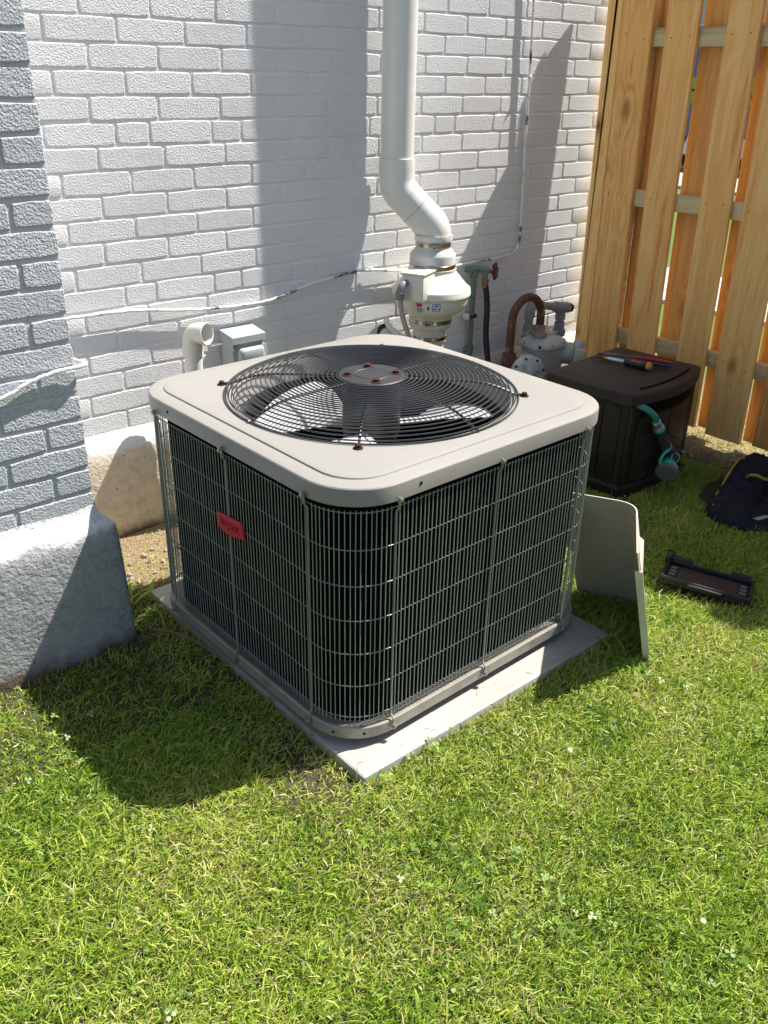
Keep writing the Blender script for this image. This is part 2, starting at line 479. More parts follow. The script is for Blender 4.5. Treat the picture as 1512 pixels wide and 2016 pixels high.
def rrect(hx, hy, r, k=4):
    r = max(min(r, hx, hy), 1e-5)
    out = []
    for q, (sx, sy) in enumerate(((1, 1), (-1, 1), (-1, -1), (1, -1))):
        for i in range(k + 1):
            a = PI / 2 * (q + i / k)
            out.append((sx * (hx - r) + r * math.cos(a), sy * (hy - r) + r * math.sin(a)))
    return out

def smooth_path(pts, n=8):
    P = [Vector(p) for p in pts]
    out = []
    for i in range(len(P) - 1):
        p0, p1, p2, p3 = P[max(i - 1, 0)], P[i], P[i + 1], P[min(i + 2, len(P) - 1)]
        for k in range(n):
            t = k / n
            out.append(0.5 * ((2 * p1) + (p2 - p0) * t + (2 * p0 - 5 * p1 + 4 * p2 - p3) * t * t + (3 * p1 - p0 - 3 * p2 + p3) * t ** 3))
    out.append(P[-1])
    return out

WL = {}
def link(o):
    COL.objects.link(o)
    return o

def tag(o, label=None, cat=None, group=None, kind=None):
    if label:
        o['label'] = label
    if cat:
        o['category'] = cat
    if group:
        o['group'] = group
    if kind:
        o['kind'] = kind
    return o

def thing(name, label, cat, loc, group=None):
    o = bpy.data.objects.new(name, None)
    o.empty_display_size = 0.1
    link(o)
    o.location = loc
    WL[o] = Vector(loc)
    return tag(o, label, cat, group)

def obj(name, mb, m, parent=None, smooth=38, label=None, kind=None):
    V = np.array(mb.v, dtype=float)
    c = (V.min(0) + V.max(0)) / 2
    me = bpy.data.meshes.new(name)
    me.from_pydata([tuple(p) for p in (V - c)], [], mb.f)
    if smooth:
        me.shade_smooth()
        me.set_sharp_from_angle(angle=math.radians(smooth))
    me.materials.append(m)
    o = link(bpy.data.objects.new(name, me))
    W = Vector(c)
    if parent is not None:
        o.parent = parent
        o.location = W - WL[parent]
    else:
        o.location = W
    WL[o] = W
    return tag(o, label, None, None, kind)

def fast_mesh(name, V, loops, starts, m, tone=None):
    me = bpy.data.meshes.new(name)
    me.vertices.add(len(V))
    me.vertices.foreach_set('co', V.astype(np.float32).ravel())
    me.loops.add(len(loops))
    me.loops.foreach_set('vertex_index', loops.astype(np.int32))
    me.polygons.add(len(starts))
    me.polygons.foreach_set('loop_start', starts.astype(np.int32))
    if tone is not None:
        a = me.attributes.new('tone', 'FLOAT', 'POINT')
        a.data.foreach_set('value', tone.astype(np.float32))
    me.materials.append(m)
    me.update(calc_edges=True)
    me.validate()
    return link(bpy.data.objects.new(name, me))

def text_mb(s, size, depth, org, xd, yd):
    cu = bpy.data.curves.new('lettering', 'FONT')
    cu.body = s
    cu.size = size
    cu.extrude = depth
    cu.align_x = 'CENTER'
    cu.align_y = 'CENTER'
    cu.resolution_u = 3
    o = bpy.data.objects.new('lettering', cu)
    COL.objects.link(o)
    dg = bpy.context.evaluated_depsgraph_get()
    me = bpy.data.meshes.new_from_object(o.evaluated_get(dg))
    mb = MB()
    xd, yd, org = Vector(xd).normalized(), Vector(yd).normalized(), Vector(org)
    zd = xd.cross(yd)
    mb.add([org + xd * v.co.x + yd * v.co.y + zd * v.co.z for v in me.vertices], [tuple(p.vertices) for p in me.polygons])
    bpy.data.objects.remove(o)
    bpy.data.curves.remove(cu)
    bpy.data.meshes.remove(me)
    return mb

# value noise on numpy arrays
_G = RNG.random((64, 64))
def vnoise(x, y, s, seed=0):
    x = np.asarray(x) * s + 17.3 * seed
    y = np.asarray(y) * s + 9.1 * seed
    xi = np.floor(x).astype(int)
    yi = np.floor(y).astype(int)
    fx = x - xi
    fy = y - yi
    fx = fx * fx * (3 - 2 * fx)
    fy = fy * fy * (3 - 2 * fy)
    g = lambda a, b: _G[a % 64, b % 64]
    return (g(xi, yi) * (1 - fx) + g(xi + 1, yi) * fx) * (1 - fy) + (g(xi, yi + 1) * (1 - fx) + g(xi + 1, yi + 1) * fx) * fy

# ------------------------------------------------------------------ ground and street
def ground():
    xs = np.concatenate([[-60, -20, -6], np.arange(-2.5, 3.01, 0.05), [4, 6, 9, 14, 24, 60, 140]])
    ys = np.concatenate([[-120, -30, -8], np.arange(-3.0, 0.61, 0.05), [2, 5, 10, 20, 40, 120]])
    V = []
    for y in ys:
        for x in xs:
            near = -2.6 < x < 3.1 and -3.1 < y < 0.7
            z = 0.012 * (vnoise(x, y, 3.1) - 0.5) + 0.008 * (vnoise(x, y, 11, 3) - 0.5) if near else 0.0
            z -= 0.005
            V.append((x, y, float(z)))
    nx = len(xs)
    F = [(j * nx + i, j * nx + i + 1, (j + 1) * nx + i + 1, (j + 1) * nx + i) for j in range(len(ys) - 1) for i in range(nx - 1)]
    mb = MB()
    mb.add(V, F)
    obj('ground', mb, M['ground'], smooth=80, kind='structure')
ground()

def slab(name, m, x0, x1, y0, y1, z0, z1):
    mb = MB()
    mb.box((x0, y0, z0), (x1, y1, z1))
    return obj(name, mb, m, kind='structure')
slab('garden_path', M['walk'], 4.3, 5.3, -8, 20, -0.05, 0.02)
slab('pavement', M['walk'], 10.3, 11.9, -30, 60, -0.1, 0.03)
slab('kerb', M['walk'], 13.0, 13.2, -30, 60, -0.1, 0.02)
slab('road', M['asphalt'], 13.2, 21.0, -30, 60, -0.1, 0.006)

# ------------------------------------------------------------------ brick walls
def brick_mb(w, h, d, rnd):
    """rounded, slightly uneven brick face in the XZ plane, front at y=-d"""
    nx = max(2, int(w / 0.033))
    hx, hz = w / 2, h / 2
    per = []
    for i in range(nx):
        per.append((-hx + w * i / nx, -hz))
    per += [(hx, -hz), (hx, 0)]
    for i in range(nx):
        per.append((hx - w * i / nx, hz))
    per += [(-hx, hz), (-hx, 0)]
    cr = 0.003
    pts = []
    for x, z in per:
        if abs(abs(x) - hx) < 1e-6 and abs(abs(z) - hz) < 1e-6:
            x -= math.copysign(cr * 0.7, x)
            z -= math.copysign(cr * 0.7, z)
        pts.append((x + rnd.uniform(-0.0015, 0.0015), z + rnd.uniform(-0.0012, 0.0012)))
    tx, tz = rnd.uniform(-0.004, 0.004), rnd.uniform(-0.009, 0.009)
    dd = d + rnd.uniform(-0.0007, 0.0008)
    mb = MB()
    loops = []
    for ins, y in ((0.0, 0.005), (0.0, -dd * 0.30), (0.0010, -dd * 0.80), (0.0028, -dd)):
        L = []
        for x, z in pts:
            k = 1 - ins / hx
            q = 1 - ins / hz
            L.append((x * k, y + (tx * x + tz * z if y < 0 else 0), z * q))
        loops.append(L)
    mb.loft(loops[::-1], True, False)
    return mb

def course(z0, z1, x0, x1, yf, depth, starts, parent, m, rnd, skip=None, joint=0.0062):
    for a, b in starts:
        a2, b2 = max(a, x0), min(b, x1)
        if b2 - a2 < 0.025:
            continue
        mb = brick_mb(b2 - a2 - joint + rnd.uniform(-0.002, 0.002), z1 - z0 - joint - 0.0006 + rnd.uniform(-0.0015, 0.0015), depth, rnd)
        cx, cz = (a2 + b2) / 2, (z0 + z1) / 2 + rnd.uniform(-0.001, 0.001)
        mb.mx(Matrix.Translation((cx, yf, cz)) @ Matrix.Rotation(rnd.uniform(-0.006, 0.006), 4, 'Y'))
        yield mb

PITCH = 0.0637
L = 0.2032
def build_wall():
    rnd = random.Random(3)
    w = thing('brick_wall', 'white painted brick house wall behind the air conditioner', 'wall', (1.2, 0.0, 0.0))
    back = MB()
    back.box((-0.25, 0.0024, 0.22), (2.78, 0.22, 2.75))
    obj('mortar', back, M['mortar'], w, smooth=0)
    extra = MB()
    for j in range(-18, 19):
        z1 = 1.545 - PITCH * j
        z0 = z1 - PITCH
        ph = 0.0 if j % 2 else 0.5
        if j in (5, 12, -2, -9):      # header course
            st = []
            x = -2 * L + (0.31 if j == 5 else 0.18) * L
            k = 0
            while x < 2.8:
                wd = L if k % 2 == 0 else L * 0.5
                st.append((x, x + wd))
                x += wd
                k += 1
        else:
            js = rnd.uniform(-0.012, 0.012)
            st = [((i + ph) * L + js, (i + 1 + ph) * L + js) for i in range(-3, 15)]
        for mb in course(z0, z1, -0.25, 2.775, 0.0024, 0.0024, st, w, M['brick'], rnd):
            xs = [p[0] for p in mb.v]
            if j >= -2 and min(xs) > -0.14 and max(xs) < 2.36:
                obj('brick', mb, M['brick'], w, smooth=9)
            else:
                extra.merge(mb)
    # return face of the far corner
    e2 = MB()
    for j in range(-18, 19):
        z1 = 1.545 - PITCH * j
        for mb in course(z1 - PITCH, z1, 0.03, 1.6, 0.0, 0.0085, [((i + 0.5 * (j % 2)) * L, (i + 1 + 0.5 * (j % 2)) * L) for i in range(-1, 9)], w, M['brick'], rnd):
            e2.merge(mb)
    e2.xf(lambda p: (2.78 - p[1], p[0], p[2]))
    e3 = MB()
    e3.box((2.3, 0.22, 0.2), (2.778, 1.62, 2.75))
    obj('mortar', e3, M['mortar'], w, smooth=0)
    extra.merge(e2)
    obj('upper_brickwork', extra, M['brick'], w, smooth=50, kind='stuff')
    # footing with a sloped, painted ledge
    prof = [(0.008, 0.345), (-0.012, 0.330), (-0.024, 0.312), (-0.033, 0.290), (-0.037, 0.24), (-0.039, 0.16), (-0.042, 0.08), (-0.045, 0.0), (-0.048, -0.08)]
    loops = []
    xs = np.arange(-0.3, 2.80, 0.045)
    for i, x in enumerate(xs):
        drop = 0.0 if x < 0.9 else -0.055 * min(1, (x - 0.9) / 0.5)
        loops.append([(x, y + 0.006 * (vnoise(x, z, 14) - 0.5) * (z < 0.34), z + (drop if z > 0.1 else 0) + 0.012 * (vnoise(x, 0.3, 7) - 0.5) * (0.2 < z < 0.34)) for y, z in prof])
    fb = MB()
    fb.loft([l[::-1] for l in loops], closed=False)
    obj('footing', fb, M['foot_wall'], w, smooth=60)
build_wall()

def build_pier():
    rnd = random.Random(5)
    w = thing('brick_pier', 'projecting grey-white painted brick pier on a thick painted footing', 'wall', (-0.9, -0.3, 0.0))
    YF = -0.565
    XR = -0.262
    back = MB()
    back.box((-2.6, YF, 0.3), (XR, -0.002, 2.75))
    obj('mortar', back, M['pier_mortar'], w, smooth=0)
    extra = MB()
    P = 0.0618
    for j in range(-22, 17):
        z1 = 1.424 - P * j
        ends = 0.094 if j % 2 else 0.192
        st = [(XR + 0.006 - ends, XR + 0.006)]
        x = XR + 0.006 - ends
        while x > -2.6:
            st.append((x - L, x))
            x -= L
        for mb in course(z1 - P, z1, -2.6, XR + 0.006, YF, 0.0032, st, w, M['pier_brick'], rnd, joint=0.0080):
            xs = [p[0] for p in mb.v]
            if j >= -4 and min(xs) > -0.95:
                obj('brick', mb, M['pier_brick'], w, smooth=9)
            else:
                extra.merge(mb)
    side = MB()
    for j in range(-22, 17):
        z1 = 1.424 - P * j
        for mb in course(z1 - P, z1, 0.0, 0.53, 0.0, 0.006, [((i + 0.5 * (j % 2)) * L - 0.02, (i + 1 + 0.5 * (j % 2)) * L - 0.02) for i in range(-1, 4)], w, None, rnd):
            side.merge(mb)
    side.xf(lambda p: (XR - p[1], -0.555 + p[0], p[2]))
    extra.merge(side)
    obj('upper_brickwork', extra, M['pier_brick'], w, smooth=50, kind='stuff')
    loops = []
    for off, z, r in ((0.0036, 0.398, 0.006), (0.0060, 0.385, 0.010), (0.015, 0.371, 0.016), (0.031, 0.354, 0.02), (0.042, 0.339, 0.02), (0.047, 0.30, 0.026), (0.049, 0.22, 0.022), (0.051, 0.14, 0.02), (0.053, 0.07, 0.02), (0.056, 0.0, 0.02), (0.058, -0.08, 0.02)):
        x1, y0 = XR + off * 0.9, YF - off
        pl = []
        for x in np.arange(-2.6, x1 - r - 0.02, 0.06):
            ns = 0.006 * (vnoise(x, z, 7) - 0.5) + 0.002 * (vnoise(x, z, 31) - 0.5)
            pl.append((x, y0 + (ns if z < 0.4 else 0), z + (0.010 * (vnoise(x, 0.5, 8) - 0.5) if 0.33 < z < 0.43 else 0)))
        while len(pl) > 38:
            pl.pop(0)
        for k in range(7):
            a = -PI / 2 + PI / 2 * k / 6
            pl.append((x1 - r + r * math.cos(a), y0 + r + r * math.sin(a), z))
        for y in np.linspace(y0 + r + 0.03, -0.003, 8):
            pl.append((x1 + 0.008 * (vnoise(y, z, 10) - 0.5), y, z))
        loops.append(pl)
    n = min(len(l) for l in loops)
    loops = [l[len(l) - n:] for l in loops]
    fb = MB()
    fb.loft(loops, closed=False)
    fb.f = [q[::-1] for q in fb.f]
    obj('footing', fb, M['foot_pier'], w, smooth=60)
build_pier()

# ------------------------------------------------------------------ concrete pad
pd = MB()
pd.box((-0.090, -1.412, -0.06), (0.770, -0.437, 0.018), 0.006)
tag(obj('equipment_pad', pd, M['pad']), 'flat grey pad on the lawn under the air conditioner', 'pad')

# ------------------------------------------------------------------ air conditioner
AX, AY, AYAW = 0.3353, -0.9154, 0.0151
_c, _s = math.cos(AYAW), math.sin(AYAW)
def AW(p):
    return (AX + _c * p[0] - _s * p[1], AY + _s * p[0] + _c * p[1], p[2])
def RR(th, h, r):
    a, b = abs(math.cos(th)), abs(math.sin(th))
    t = h / max(a, b)
    if t * min(a, b) <= h - r:
        return t
    q = h - r
    k = q * (a + b)
    return k + math.sqrt(max(0, k * k - 2 * q * q + r * r))
NT = 160
def ring_loop(h, r, z, n=NT):
    return [(RR(2 * PI * i / n, h, r) * math.cos(2 * PI * i / n), RR(2 * PI * i / n, h, r) * math.sin(2 * PI * i / n), z) for i in range(n)]
def circ_loop(r, z, n=NT):
    return [(r * math.cos(2 * PI * i / n), r * math.sin(2 * PI * i / n), z) for i in range(n)]
TT, RC = 0.30, 0.1235
HW = TT + RC
SIDES = []
for k in range(4):
    a = PI / 2 * k
    SIDES.append((math.cos(a), math.sin(a)))

def perim(side, u, off=0.0):
    """point on straight side k at coordinate u along it"""
    nx, ny = SIDES[side]
    return (nx * (HW + off) - ny * u, ny * (HW + off) + nx * u, nx, ny)
def perim_c(side, t, off=0.0):
    """point on the corner after side k, t in 0..1"""
    a = PI / 2 * (side + t)
    cx, cy = SIDES[side]
    dx, dy = SIDES[(side + 1) % 4]
    ox, oy = (cx + dx) * TT, (cy + dy) * TT
    return (ox + (RC + off) * math.cos(a), oy + (RC + off) * math.sin(a), math.cos(a), math.sin(a))

def build_ac():
    ac = thing('air_conditioner', 'beige topped outdoor air conditioner with wire grille on a grey pad', 'air conditioner', (AX, AY, 0.02))
    def P(name, mb, m, parent=ac, **kw):
        return obj(name, mb.xf(AW), m, parent, **kw)
    # lid
    mb = MB()
    lp = [ring_loop(0.4245, 0.1245, 0.614), ring_loop(0.430, 0.130, 0.613), ring_loop(0.431, 0.131, 0.6142), ring_loop(0.431, 0.131, 0.6458), ring_loop(0.4302, 0.1302, 0.6492), ring_loop(0.428, 0.128, 0.6515), ring_loop(0.4245, 0.1245, 0.6525),
          ring_loop(0.396, 0.096, 0.6548), ring_loop(0.3945, 0.0945, 0.6548), ring_loop(0.3925, 0.0925, 0.6580), ring_loop(0.391, 0.091, 0.6585), ring_loop(0.380, 0.095, 0.6590)]
    lp += [circ_loop(0.366, 0.6610), circ_loop(0.352, 0.6614), circ_loop(0.342, 0.6590), circ_loop(0.336, 0.652), circ_loop(0.3335, 0.640), circ_loop(0.3325, 0.60)]
    mb.loft(lp)
    lid = P('lid', mb, M['lid'], smooth=30)
    # screws holding the lid and the pan
    def screw(x, y, z, nx, ny, rr=0.0055):
        s = MB()
        s.lathe([(rr * 1.5, 0.0), (rr * 1.5, 0.0012), (rr, 0.0013), (rr, 0.005), (rr * 0.75, 0.006)], (x, y, z), (nx, ny, 0), 10)
        return s
    # base pan
    mb = MB()
    mb.loft([ring_loop(0.39, 0.09, 0.052), ring_loop(0.418, 0.118, 0.040), ring_loop(0.429, 0.129, 0.0385), ring_loop(0.431, 0.131, 0.041), ring_loop(0.431, 0.131, 0.068), ring_loop(0.429, 0.129, 0.070), ring_loop(0.421, 0.121, 0.0695), ring_loop(0.40, 0.10, 0.060), ring_loop(0.02, 0.02, 0.060)], True, True)
    pan = P('base_pan', mb, M['pan'], smooth=30)
    for k in range(4):
        for t in (0.32, 0.66):
            x, y, nx, ny = perim_c(k, t, 0.0077)
            s = MB()
            s.lathe([(0.0032, 0.0), (0.0032, 0.0006)], (x, y, 0.053), (nx, ny, 0), 8)
            P('hole', s, M['void'], pan)
        x, y, nx, ny = perim(k, -0.24, 0.0077)
        s = MB()
        s.lathe([(0.004, 0.0), (0.004, 0.0006)], (x, y, 0.634), (nx, ny, 0), 8)
        P('hole', s, M['void'], lid)
    for sx, sy in ((-1, -1), (1, -1), (1, 1), (-1, 1)):
        s = MB()
        s.lathe([(0.03, 0.0), (0.03, 0.025)], (sx * 0.30, sy * 0.30, 0.0195), (0, 0, 1), 14)
        P('foot', s, M['dark'])
    # wire grille: eight welded sections
    zb, zt = 0.082, 0.6015
    rungs = [0.0925 + i * 0.0838 for i in range(7)]
    wr = 0.00128
    for k in range(4):
        for corner in (0, 1):
            mb = MB()
            n = 18 if corner else 52
            pts = []
            for i in range(1, n):
                q = perim_c(k, i / n) if corner else perim(k, -TT + 2 * TT * i / n)
                jx = random.uniform(-0.0008, 0.0008)
                x, y = q[0] - q[3] * jx, q[1] + q[2] * jx
                mb.tube([(x, y, zb), (x, y, zt)], wr, 5)
            m2 = 10 if corner else 1
            for z in rungs:
                pl = []
                for i in range(m2 + 1):
                    q = perim_c(k, i / m2, -0.0032) if corner else perim(k, -TT + 2 * TT * i / m2, -0.0032)
                    pl.append((q[0], q[1], z))
                mb.tube(pl, wr, 5)
            P('wire_grille', mb, M['wire'])
        for u in (-TT, 0.0, TT):
            x, y, nx, ny = perim(k, u, 0.001)
            mb = MB()
            tx, ty = -ny, nx
            hw, ht = 0.0018, 0.0020
            def strip(z0, z1, off):
                return [[(x + tx * a + nx * (b + off), y + ty * a + ny * (b + off), z) for a, b in ((-hw, -ht), (hw, -ht), (hw, ht), (-hw, ht))] for z in (z0, z1)]
            lo = strip(0.048, 0.074, 0.0099) + strip(0.084, 0.588, 0.001) + strip(0.600, 0.624, 0.0099)
            mb.loft(lo, True, True)
            po = P('grille_post', mb, M['post'])
            P('screw', screw(x + nx * 0.0118, y + ny * 0.0118, 0.618, nx, ny), M['screw'], po)
            P('screw', screw(x + nx * 0.0118, y + ny * 0.0118, 0.0545, nx, ny), M['screw'], po)
    # condenser coil, open at the service corner
    path = []
    off = -0.030
    def pc(side, t):
        q = perim_c(side, t, off)
        return (q[0], q[1])
    def ps(side, u):
        q = perim(side, u, off)
        return (q[0], q[1])
    path += [pc(1, 0.82), ps(2, -TT), ps(2, 0.0), ps(2, TT)] + [pc(2, t / 8) for t in range(1, 8)] + [ps(3, -TT), ps(3, TT)] + [pc(3, t / 8) for t in range(1, 8)] + [ps(0, -TT), ps(0, TT)] + [pc(0, t / 8) for t in range(1, 8)] + [ps(1, -TT), ps(1, 0.0)]
    mb = MB()
    def nrm(i):
        a = Vector(path[max(i - 1, 0)])
        b = Vector(path[min(i + 1, len(path) - 1)])
        d = (b - a).normalized()
        return Vector((d.y, -d.x))
    secs = []
    for i, p in enumerate(path):
        n = nrm(i)
        q = Vector(p) - n * 0.022
        secs.append([(p[0], p[1], 0.0605), (p[0], p[1], 0.611), (q.x, q.y, 0.611), (q.x, q.y, 0.0605)])
    mb.loft(secs, True, True)
    P('condenser_coil', mb, M['coil'])
    mb = MB()
    mb.lathe([(0.07, 0.0), (0.085, 0.03), (0.085, 0.22), (0.06, 0.26), (0.02, 0.27)], (-0.14, 0.17, 0.0605), (0, 0, 1), 24)
    P('compressor', mb, M['dark'])
    # fan ring below the lid, motor, blades
    mb = MB()
    mb.loft([circ_loop(0.3322, 0.5995, 64), circ_loop(0.3322, 0.54, 64), circ_loop(0.337, 0.54, 64), circ_loop(0.337, 0.5995, 64)])
    P('fan_ring', mb, M['dark'])
    mb = MB()
    mb.lathe([(0.02, 0.535), (0.066, 0.54), (0.072, 0.555), (0.072, 0.655), (0.068, 0.672), (0.02, 0.68)], (0, 0, 0), (0, 0, 1), 32)
    mb.lathe([(0.012, 0.455), (0.012, 0.51)], (0, 0, 0), (0, 0, 1), 12)
    mb.lathe([(0.045, 0.455), (0.05, 0.46), (0.05, 0.475), (0.045, 0.48)], (0, 0, 0), (0, 0, 1), 20)
    P('motor', mb, M['motor'])
    for az in (-20, 100, 220):
        mb = MB()
        nr, na = 8, 12
        top, bot = [], []
        for i in range(nr + 1):
            r = 0.045 + (0.305 - 0.045) * i / nr
            span = math.radians(24 + 24 * min(1, i / nr * 1.5))
            rt, rb = [], []
            for j in range(na + 1):
                t = j / na - 0.5
                a = math.radians(az) + t * span * 1.15 + 0.12 * (i / nr)
                tw = 0.40 - 0.2 * i / nr
                z = 0.565 - t * span * r * tw * 1.2 + 0.012 * (1 - 4 * t * t)
                rt.append((r * math.cos(a), r * math.sin(a), z))
                rb.append((r * math.cos(a), r * math.sin(a), z - 0.0015))
            top.append(rt)
            bot.append(rb)
        loops = [a + b[::-1] for a, b in zip(top, bot)]
        mb.loft(loops, True, True)
        P('fan_blade', mb, M['blade'])
    # guard
    def gz(r):
        if r <= 0.235:
            return 0.7005 - 0.002 * (r / 0.235) ** 2
        t = (r - 0.235) / 0.124
        return 0.6985 - 0.034 * t ** 2.0
    mb = MB()
    radii = [0.0865 + i * 0.0115 for i in range(24)]
    for r in radii:
        n = 96
        mb.tube([(r * math.cos(2 * PI * i / n), r * math.sin(2 * PI * i / n), gz(r)) for i in range(n)], 0.00185, 5, closed=True)
    r = 0.3585
    mb.tube([(r * math.cos(2 * PI * i / 96), r * math.sin(2 * PI * i / 96), 0.6645) for i in range(96)], 0.0020, 6, closed=True)
    g = P('fan_guard', mb, M['guard'])
    for k in range(8):
        a = PI / 4 * k + 0.0
        diag = k % 2 == 1
        rs = [0.07, 0.12, 0.18, 0.235, 0.26, 0.285, 0.31, 0.335, 0.349] + ([0.361, 0.374] if diag else [0.362])
        pl = []
        for q in rs:
            z = gz(q) - 0.0044 if q < 0.336 else 0.6652
            pl.append((q * math.cos(a), q * math.sin(a), z))
        mb = MB()
        mb.tube(pl, 0.0032, 6)
        sp = P('spoke', mb, M['guard'], g)
        if diag:
            s = MB()
            s.lathe([(0.011, 0.0), (0.011, 0.002), (0.0065, 0.0022), (0.0065, 0.009), (0.004, 0.0105)], (0.374 * math.cos(a), 0.374 * math.sin(a), 0.6608), (0, 0, 1), 10)
            P('bolt', s, M['rust'], g)
    mb = MB()
    mb.lathe([(0.080, 0.6945), (0.083, 0.6965), (0.083, 0.700), (0.080, 0.7025), (0.044, 0.7030), (0.042, 0.7015), (0.040, 0.7032), (0.001, 0.7032)], (0, 0, 0), (0, 0, 1), 48)
    hb = P('hub_plate', mb, M['hub'], g, smooth=25)
    for k in range(4):
        a = PI / 4 + PI / 2 * k + 0.25
        s = MB()
        s.lathe([(0.014, 0.0), (0.014, 0.0012), (0.008, 0.0014), (0.008, 0.007), (0.005, 0.008)], (0.060 * math.cos(a), 0.060 * math.sin(a), 0.7027), (0, 0, 1), 10)
        P('bolt', s, M['rust'], g)
    # red name badge on the shaded side (side 2 faces -X)
    def bl(u, z, off):
        q = perim(2, u, off)
        return (q[0], q[1], z)
    u0, u1 = -0.046, 0.062
    # u runs along -Y on this side
    ub = [(u0 + 0.002, 0.447), (u1 - 0.006, 0.455), (u1 + 0.004, 0.4155), (u0 + 0.052, 0.402), (u0 + 0.032, 0.4025), (u0 + 0.012, 0.406), (u0, 0.413)]
    mb = MB()
    mb.loft([[bl(u, z, 0.0022) for u, z in ub], [bl(u, z, 0.0062) for u, z in ub], [bl(u + (0.008 - u) * 0.03, z + (0.43 - z) * 0.06, 0.0078) for u, z in ub]], True, True)
    bd = P('badge', mb, M['red'])
    o = bl(0.0085, 0.432, 0.0082)
    tm = text_mb('bryant', 0.033, 0.0009, (0, 0, 0), (0, -1, 0.03), (0, 0, 1))
    tm.xf(lambda p: (o[0] + p[0], o[1] + p[1] * 0.92, o[2] + p[2]))
    P('lettering', tm, M['redtext'], bd, smooth=0)
build_ac()

# ------------------------------------------------------------------ access panel leaning on the unit
def build_panel():
    t = thing('access_panel', 'curved grey-beige access panel leaning against the air conditioner on the grass', 'panel', (0.98, -1.36, 0.0))
    A, B, C = Vector((0.893, -1.205)), Vector((0.985, -1.375)), Vector((0.764, -1.532))
    d1 = (B - A).normalized()
    d2 = (C - B).normalized()
    r = 0.05
    pts = [A.lerp(B - d1 * r, k / 3) for k in range(4)]
    for k in range(1, 8):
        q = k / 8
        p = (B - d1 * r) * (1 - q) ** 2 + B * 2 * q * (1 - q) + (B + d2 * r) * q * q
        pts.append(p)
    pts += [(B + d2 * r).lerp(C, k / 3) for k in range(4)]
    lean = Vector((-0.132, 0.0, 0.365))
    n = len(pts)
    inner, outer = [], []
    cen = (A + C) / 2
    for i, p in enumerate(pts):
        a, b = pts[max(i - 1, 0)], pts[min(i + 1, n - 1)]
        d = (b - a).normalized()
        nn = Vector((d.y, -d.x))
        if nn.dot(cen - p) > 0:
            nn = -nn
        inner.append((p.x, p.y))
        outer.append(((p + nn * 0.004).x, (p + nn * 0.004).y))
    def sheet(pl, z0=0.004):
        return [[(x + lean.x * s, y + lean.y * s, z0 + lean.z * s) for x, y in pl] for s in (0, 1)]
    mb = MB()
    si = sheet(inner)
    so = sheet([((a[0] + b[0]) / 2, (a[1] + b[1]) / 2) for a, b in zip(inner, outer)])
    loop = [si[0] + so[0][::-1], si[1] + so[1][::-1]]
    mb.loft(loop, True, True)
    obj('inner_skin', mb, M['panel'], t, smooth=40)
    mb = MB()
    so2 = sheet(outer)
    loop = [[(x, y, z) for x, y, z in so[0]] + so2[0][::-1], so[1] + so2[1][::-1]]
    mb.loft(loop, True, True)
    obj('outer_skin', mb, M['panelout'], t, smooth=40)
    # return flange down the free edge
    cc = Vector((C.x, C.y, 0.004))
    e = Vector((d2.x, d2.y, 0))
    nn = Vector((-d2.y, d2.x, 0))
    mb = MB()
    lo = []
    for s in (0.0, 0.84):
        q = cc + lean * s
        lo.append([tuple(q + e * a + nn * b) for a, b in ((-0.002, -0.008), (0.002, -0.008), (0.002, 0.010), (-0.002, 0.010))])
    mb.loft(lo, True, True)
    obj('edge_flange', mb, M['panelout'], t)
    # torn label strip and sticker on the outside near the top of the free edge
    o2 = Vector((d2.y, -d2.x, 0)) * -1
    if o2.dot(Vector((cen.x - C.x, cen.y - C.y, 0))) > 0:
        o2 = -o2
    def onp(a, s, off):
        return Vector((C.x, C.y, 0.004)) - e * a + lean * s + o2 * (0.0045 + off)
    mb = MB()
    mb.loft([[onp(0.05, 0.95, 0.001), onp(0.13, 0.93, 0.001), onp(0.13, 0.90, 0.012), onp(0.06, 0.88, 0.008)], [onp(0.03, 0.70, 0.001), onp(0.08, 0.68, 0.001), onp(0.08, 0.68, 0.003), onp(0.03, 0.70, 0.003)]], True, True)
    obj('torn_label', mb, M['paper'], t)
    mb = MB()
    mb.loft([[onp(0.03, 0.80, 0.0012), onp(0.10, 0.80, 0.0012)], [onp(0.03, 0.62, 0.0012), onp(0.10, 0.62, 0.0012)]], closed=False)
    obj('sticker', mb, M['blue'], t, smooth=0)
    # screw boss near the top corner
    q = Vector((A.x, A.y, 0.004)) + Vector((d1.x, d1.y, 0)) * 0.05 + lean * 0.93
    ni = Vector((cen.x - B.x, cen.y - B.y, 0)).normalized()
    mb = MB()
    mb.lathe([(0.006, -0.002), (0.006, 0.003), (0.003, 0.0045)], q, (-d1.y * -1, d1.x * -1, 0), 10)
    obj('screw', mb, M['screw'], t)
build_panel()

